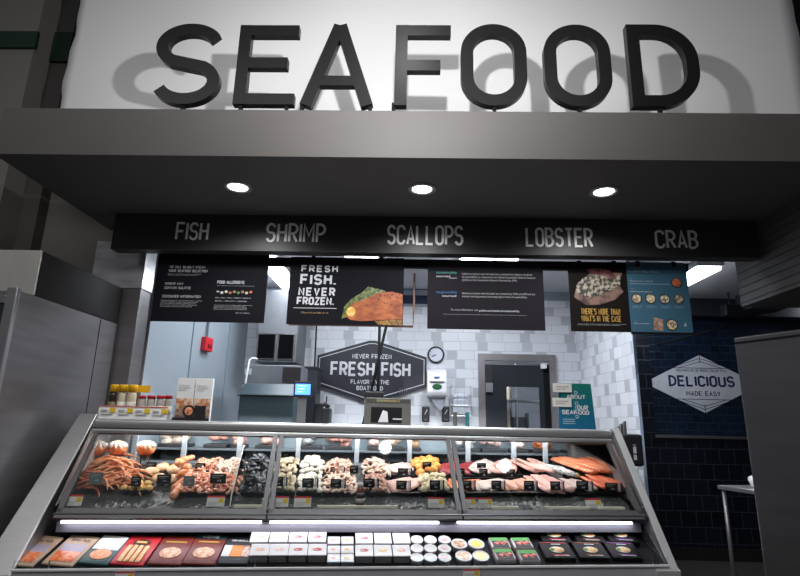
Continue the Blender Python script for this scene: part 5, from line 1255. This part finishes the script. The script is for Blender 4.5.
# ------------------------------------------------------------------ things standing on the case deck
TZ = 1.392
uL, uR = atV(98, 412, .04).x, atV(167, 412, .04).x
t = thing('condiment_tray', 'clear tray with a strip of white price labels holding the seasoning jars', 'tray', L(uL, .05, 1.40), CA)
w = uR-uL; zt = atV(130, 406, .05).z-1.40
B().box(0, w, -.0, .17, 0, .006).build('tray_base', acrylic, t)
B().prism([(-.012, 0), (0.0, zt), (.003, zt), (.0, 0)], 0, w, 'x').build('front_plate', paper, t)
B().box(0, w, -.0135+.008, -.006+.008, zt-.006, zt-.001).build('red_stripe', mat('red print', (.6, .03, .04)), t)
for k in range(4):
    u = w*(.04+.25*k); B().box(u+w*.13, u+w*.21, -.0165, -.0080, zt*.48, zt*.82).build('yellow_label', mat('yellow print', (.8, .55, .02)), t)
    b = B(); b.box(u, u+w*.09, -.0165, -.0085, zt*.58, zt*.68); b.box(u+.005, u+w*.16, -.0165, -.0095, zt*.3, zt*.36); b.build('printed_text', print_g, t)
def jar(x0, x1, ytop, ycap, body, cap, label, lm, v=.12, nm='seasoning_jar'):
    a = atV(x0, 400, v); c_ = atV(x1, 400, v); zt_ = atV(x0, ytop, v).z; zc = atV(x0, ycap, v).z; r = (c_.x-a.x)/2*.96; z0 = 1.407
    t = thing(nm, label, 'jar', L((a.x+c_.x)/2, v, z0), CA)
    h = zt_-z0; hc = zc-z0
    B().lathe([(.001, 0), (r*.95, 0), (r, .006), (r, hc*.86), (r*.85, hc), (.001, hc)], 20).build('jar_body', body, t, True)
    B().lathe([(.001, hc), (r*1.02, hc), (r*1.04, h-.003), (r*.98, h), (.001, h)], 20).build('lid', cap, t, True)
    B().lathe([(r*1.005, hc*.2), (r*1.02, hc*.2), (r*1.02, hc*.62), (r*1.005, hc*.62)], 20).build('label_band', lm, t, True)
creamy = mat('cream sauce', (.62, .52, .36), .3); pap = mat('pale jar label', (.65, .6, .52), .6); dks = mat('dark sauce', (.03, .02, .012), .2)
for i, (x0, x1, bd, lm) in enumerate(((108.5, 116.5, dks, mat('dark gold label', (.18, .13, .05), .5)), (117.5, 126, creamy, pap), (127, 136, creamy, pap))):
    jar(x0, x1, 384.5, 392, bd, yellow, '%s yellow lidded sauce jar in the condiment tray' % ('dark left', 'cream middle', 'cream right')[i], lm)
tt = thing('jar_topper', 'yellow card strip standing over the back of the sauce jars', 'card', L(atV(111, 400, .165).x, .175, 1.407), CA)
ww = atV(148.5, 400, .165).x-atV(111, 400, .165).x
B().box(0, ww, 0, .004, atV(130, 392, .17).z-1.407, atV(130, 385, .17).z-1.407).build('card', yellow, tt); B().box(.02, .03, 0, .004, 0, .16).build('stick', acrylic, tt); B().box(ww-.03, ww-.02, 0, .004, 0, .16).build('stick', acrylic, tt)
for i, (x0, x1) in enumerate(((138, 146), (147, 155.5), (156.5, 165), (165, 172.5))):
    jar(x0, x1, 395.5, 398.5, mat('spice mix', (.42, .38, .33), .4), red, 'red lidded seasoning jar, %s of four' % ('leftmost', 'second', 'third', 'rightmost')[i], pap, .10 if i < 3 else .14)
# brochure holder
a = atV(174, 412, .10); c_ = atV(211, 412, .10); w = c_.x-a.x; zt_ = atV(190, 377.5, .1).z-TZ
t = thing('brochure_holder', 'clear holder with two stacks of recipe leaflets on the case deck', 'holder', L((a.x+c_.x)/2, .10, TZ), CA)
B().box(-w/2, w/2, -.03, .06, 0, .005).build('holder_base', acrylic, t); B().box(-w/2, w/2, -.035, -.032, 0, .11).build('holder_front', acrylic, t); B().box(-w/2, w/2, .04, .044, 0, zt_).build('holder_back', acrylic, t)
B().box(-w*.49, w*.49, -.040, -.036, .0, .025).build('black_band', blk, t)
for s in (-1, 1):
    o = empty('leaflet_stack'); bx_ = s*w*.245
    l_ = B().box(bx_-w*.235, bx_+w*.235, -.01, .03, .006, zt_-.004, .001).build('leaflet', paper, t); bpy.data.objects.remove(o)
    B().box(bx_-w*.22, bx_+w*.22, -.012, -.01, .03, zt_*.52).build('food_photo', two('recipe photo', (.55, .2, .08), (.82, .6, .45), 40), l_)
    small_text('text', 'Fresh from\nthe seafood\ncounter', bx_-w*.18, zt_*.8, .016, print_g, l_, -.0125, width=w*.3)
q = atV(194, 406, .06)
t = thing('round_dish_card', 'round picture card and black card leaning on the leaflet holder', 'card', L(q.x, .045, TZ+.008), CA)
B().lathe([(.001, 0), (.042, 0), (.042, .004), (.001, .004)], 24, (-.028, 0, .062), 1, 'y').build('round_card', mat('dark dish', (.03, .02, .02)), t)
B().ell((-.028, -.002, .062), (.028, .003, .028), 14, 8).build('food_picture', two('red dish', (.5, .05, .02), (.8, .4, .2), 40), t)
B().box(.01, .085, 0, .004, .0, .1).build('black_card', blk, t); B().box(-.05, .0, -.001, .004, 0, .03).build('card_foot', blk, t)
# customer display on post
q = atV(303, 390, .35); a = atV(294, 390, .35); c_ = atV(312.5, 390, .35); z1, z0 = atV(303, 381.5, .35).z, atV(303, 397.5, .35).z
t = thing('scale_display', 'small lit blue screen on a steel post on the case deck', 'display', L(q.x, .35, TZ), CA); w = c_.x-a.x
B().box(-.035, .03, 0, .03, 0, z0-TZ, .003).build('post', steel_soft, t); g = B().box(-w/2, w/2, -.02, .04, z0-TZ, z1-TZ, .006).build('monitor_case', blk, t)
B().box(-w*.41, w*.41, -.023, -.019, z0-TZ+.02, z1-TZ-.02).build('screen', mat('lit blue screen', (.05, .2, .8), .4, emit=(.08, .25, 1), es=2.6, var=.2, scale=20), g); B().box(-.08, .08, -.04, .07, 0, .008).build('post_foot', blk, t)
b = B()
for k in range(3): b.box(-w*.3, w*(.0+.1*k), -.0245, -.023, z0-TZ+.04+k*.022, z0-TZ+.046+k*.022)
b.build('screen_text', mat('screen text', (.6, .7, 1), .5, emit=(.5, .65, 1), es=1), g)
# label scale
a = atV(365.5, 410, .45); c_ = atV(411, 410, .45); w = c_.x-a.x; z1 = atV(388, 398, .45).z-TZ
t = thing('label_scale', 'grey weighing scale with a row of buttons on the case deck below the hexagonal sign', 'scale', L((a.x+c_.x)/2, .45, TZ), CA)
B().box(-w/2, w/2, 0, .22, 0, z1, .006).build('scale_housing', mat('grey brown housing', (.17, .165, .15), .4, .3), t)
B().box(-w*.48, w*.48, -.004, 0, z1*.82, z1*.97).build('key_panel', mat('dark key panel', (.06, .06, .055), .5), t)
for k in range(13): B().box(-w*.26+k*w*.04, -w*.26+k*w*.04+w*.028, -.007, -.003, z1*.85, z1*.94).build('key', mat('amber key', (.35, .30, .14), .5) if k < 11 else (mat('red key', (.6, .05, .04), .5) if k == 11 else mat('green key', (.05, .35, .10), .5)), t)
B().box(-w*.38, w*.3, -.004, 0, z1*.1, z1*.66, .001).build('window', mat('dark glossy window', (.02, .02, .022), .08), t)
B().prism([(-w*.22, z1*.12), (-w*.12, z1*.55), (-w*.02, z1*.5), (.0, z1*.12)], -.006, -.003).build('painted_reflection', paper, t)  # white shape drawn as a reflection on the dark window
B().box(w*.1, w*.3, -.006, -.003, z1*.22, z1*.27).build('printed_text', print_w, t)
B().box(-w*.52, -w*.1, .02, .2, z1, z1+.05, .01).build('top_tray', blk, t)
b = B()
for k in range(4): b.tube([(w*(.28+.05*k), .1, z1), (w*(.28+.05*k), .1, z1+.09)], .003, 6)
b.build('wire_prong', steel, t)
# ================================================================== shop spots and an added overhead fill
def pt(p, e, size, col=(1, 1, 1)):
    l = bpy.data.lights.new('shop_lamp', 'POINT'); l.energy = e; l.shadow_soft_size = size; l.color = col
    q = bpy.data.objects.new('shop_lamp', l); COL.objects.link(q); q.location = p
def sp(p, tgt, e, ang, size, blend=.5):
    l = bpy.data.lights.new('shop_spot', 'SPOT'); l.energy = e; l.spot_size = radians(ang); l.spot_blend = blend; l.shadow_soft_size = size
    q = bpy.data.objects.new('shop_spot', l); COL.objects.link(q); q.location = p; q.rotation_euler = (Vector(tgt)-Vector(p)).to_track_quat('-Z', 'Y').to_euler()
sp((-.06, 1.58, 3.46), (-.06, 4, 4.3), 210, 140, .035, .9)
sp((-.1, 1.45, 5.25), (-.1, 3.6, 3.9), 60, 90, .06, .8)
area('shop_fill_light', aim(Vector((-1, -.5, 5.2)), (0, .15, -1), (1, 0, 0)), 6, 3, 150, (1, .97, .93))  # unseen overhead lamp added as fill for the front faces
wd = bpy.data.worlds.new('world'); S.world = wd; wd.use_nodes = True
bg = wd.node_tree.nodes['Background']; bg.inputs[0].default_value = (.9, .92, 1, 1); bg.inputs[1].default_value = .10
vs_ = S.view_settings; vs_.view_transform = 'Standard'; vs_.look = 'None'; vs_.gamma = 1; vs_.exposure = 0; vs_.use_curve_mapping = False
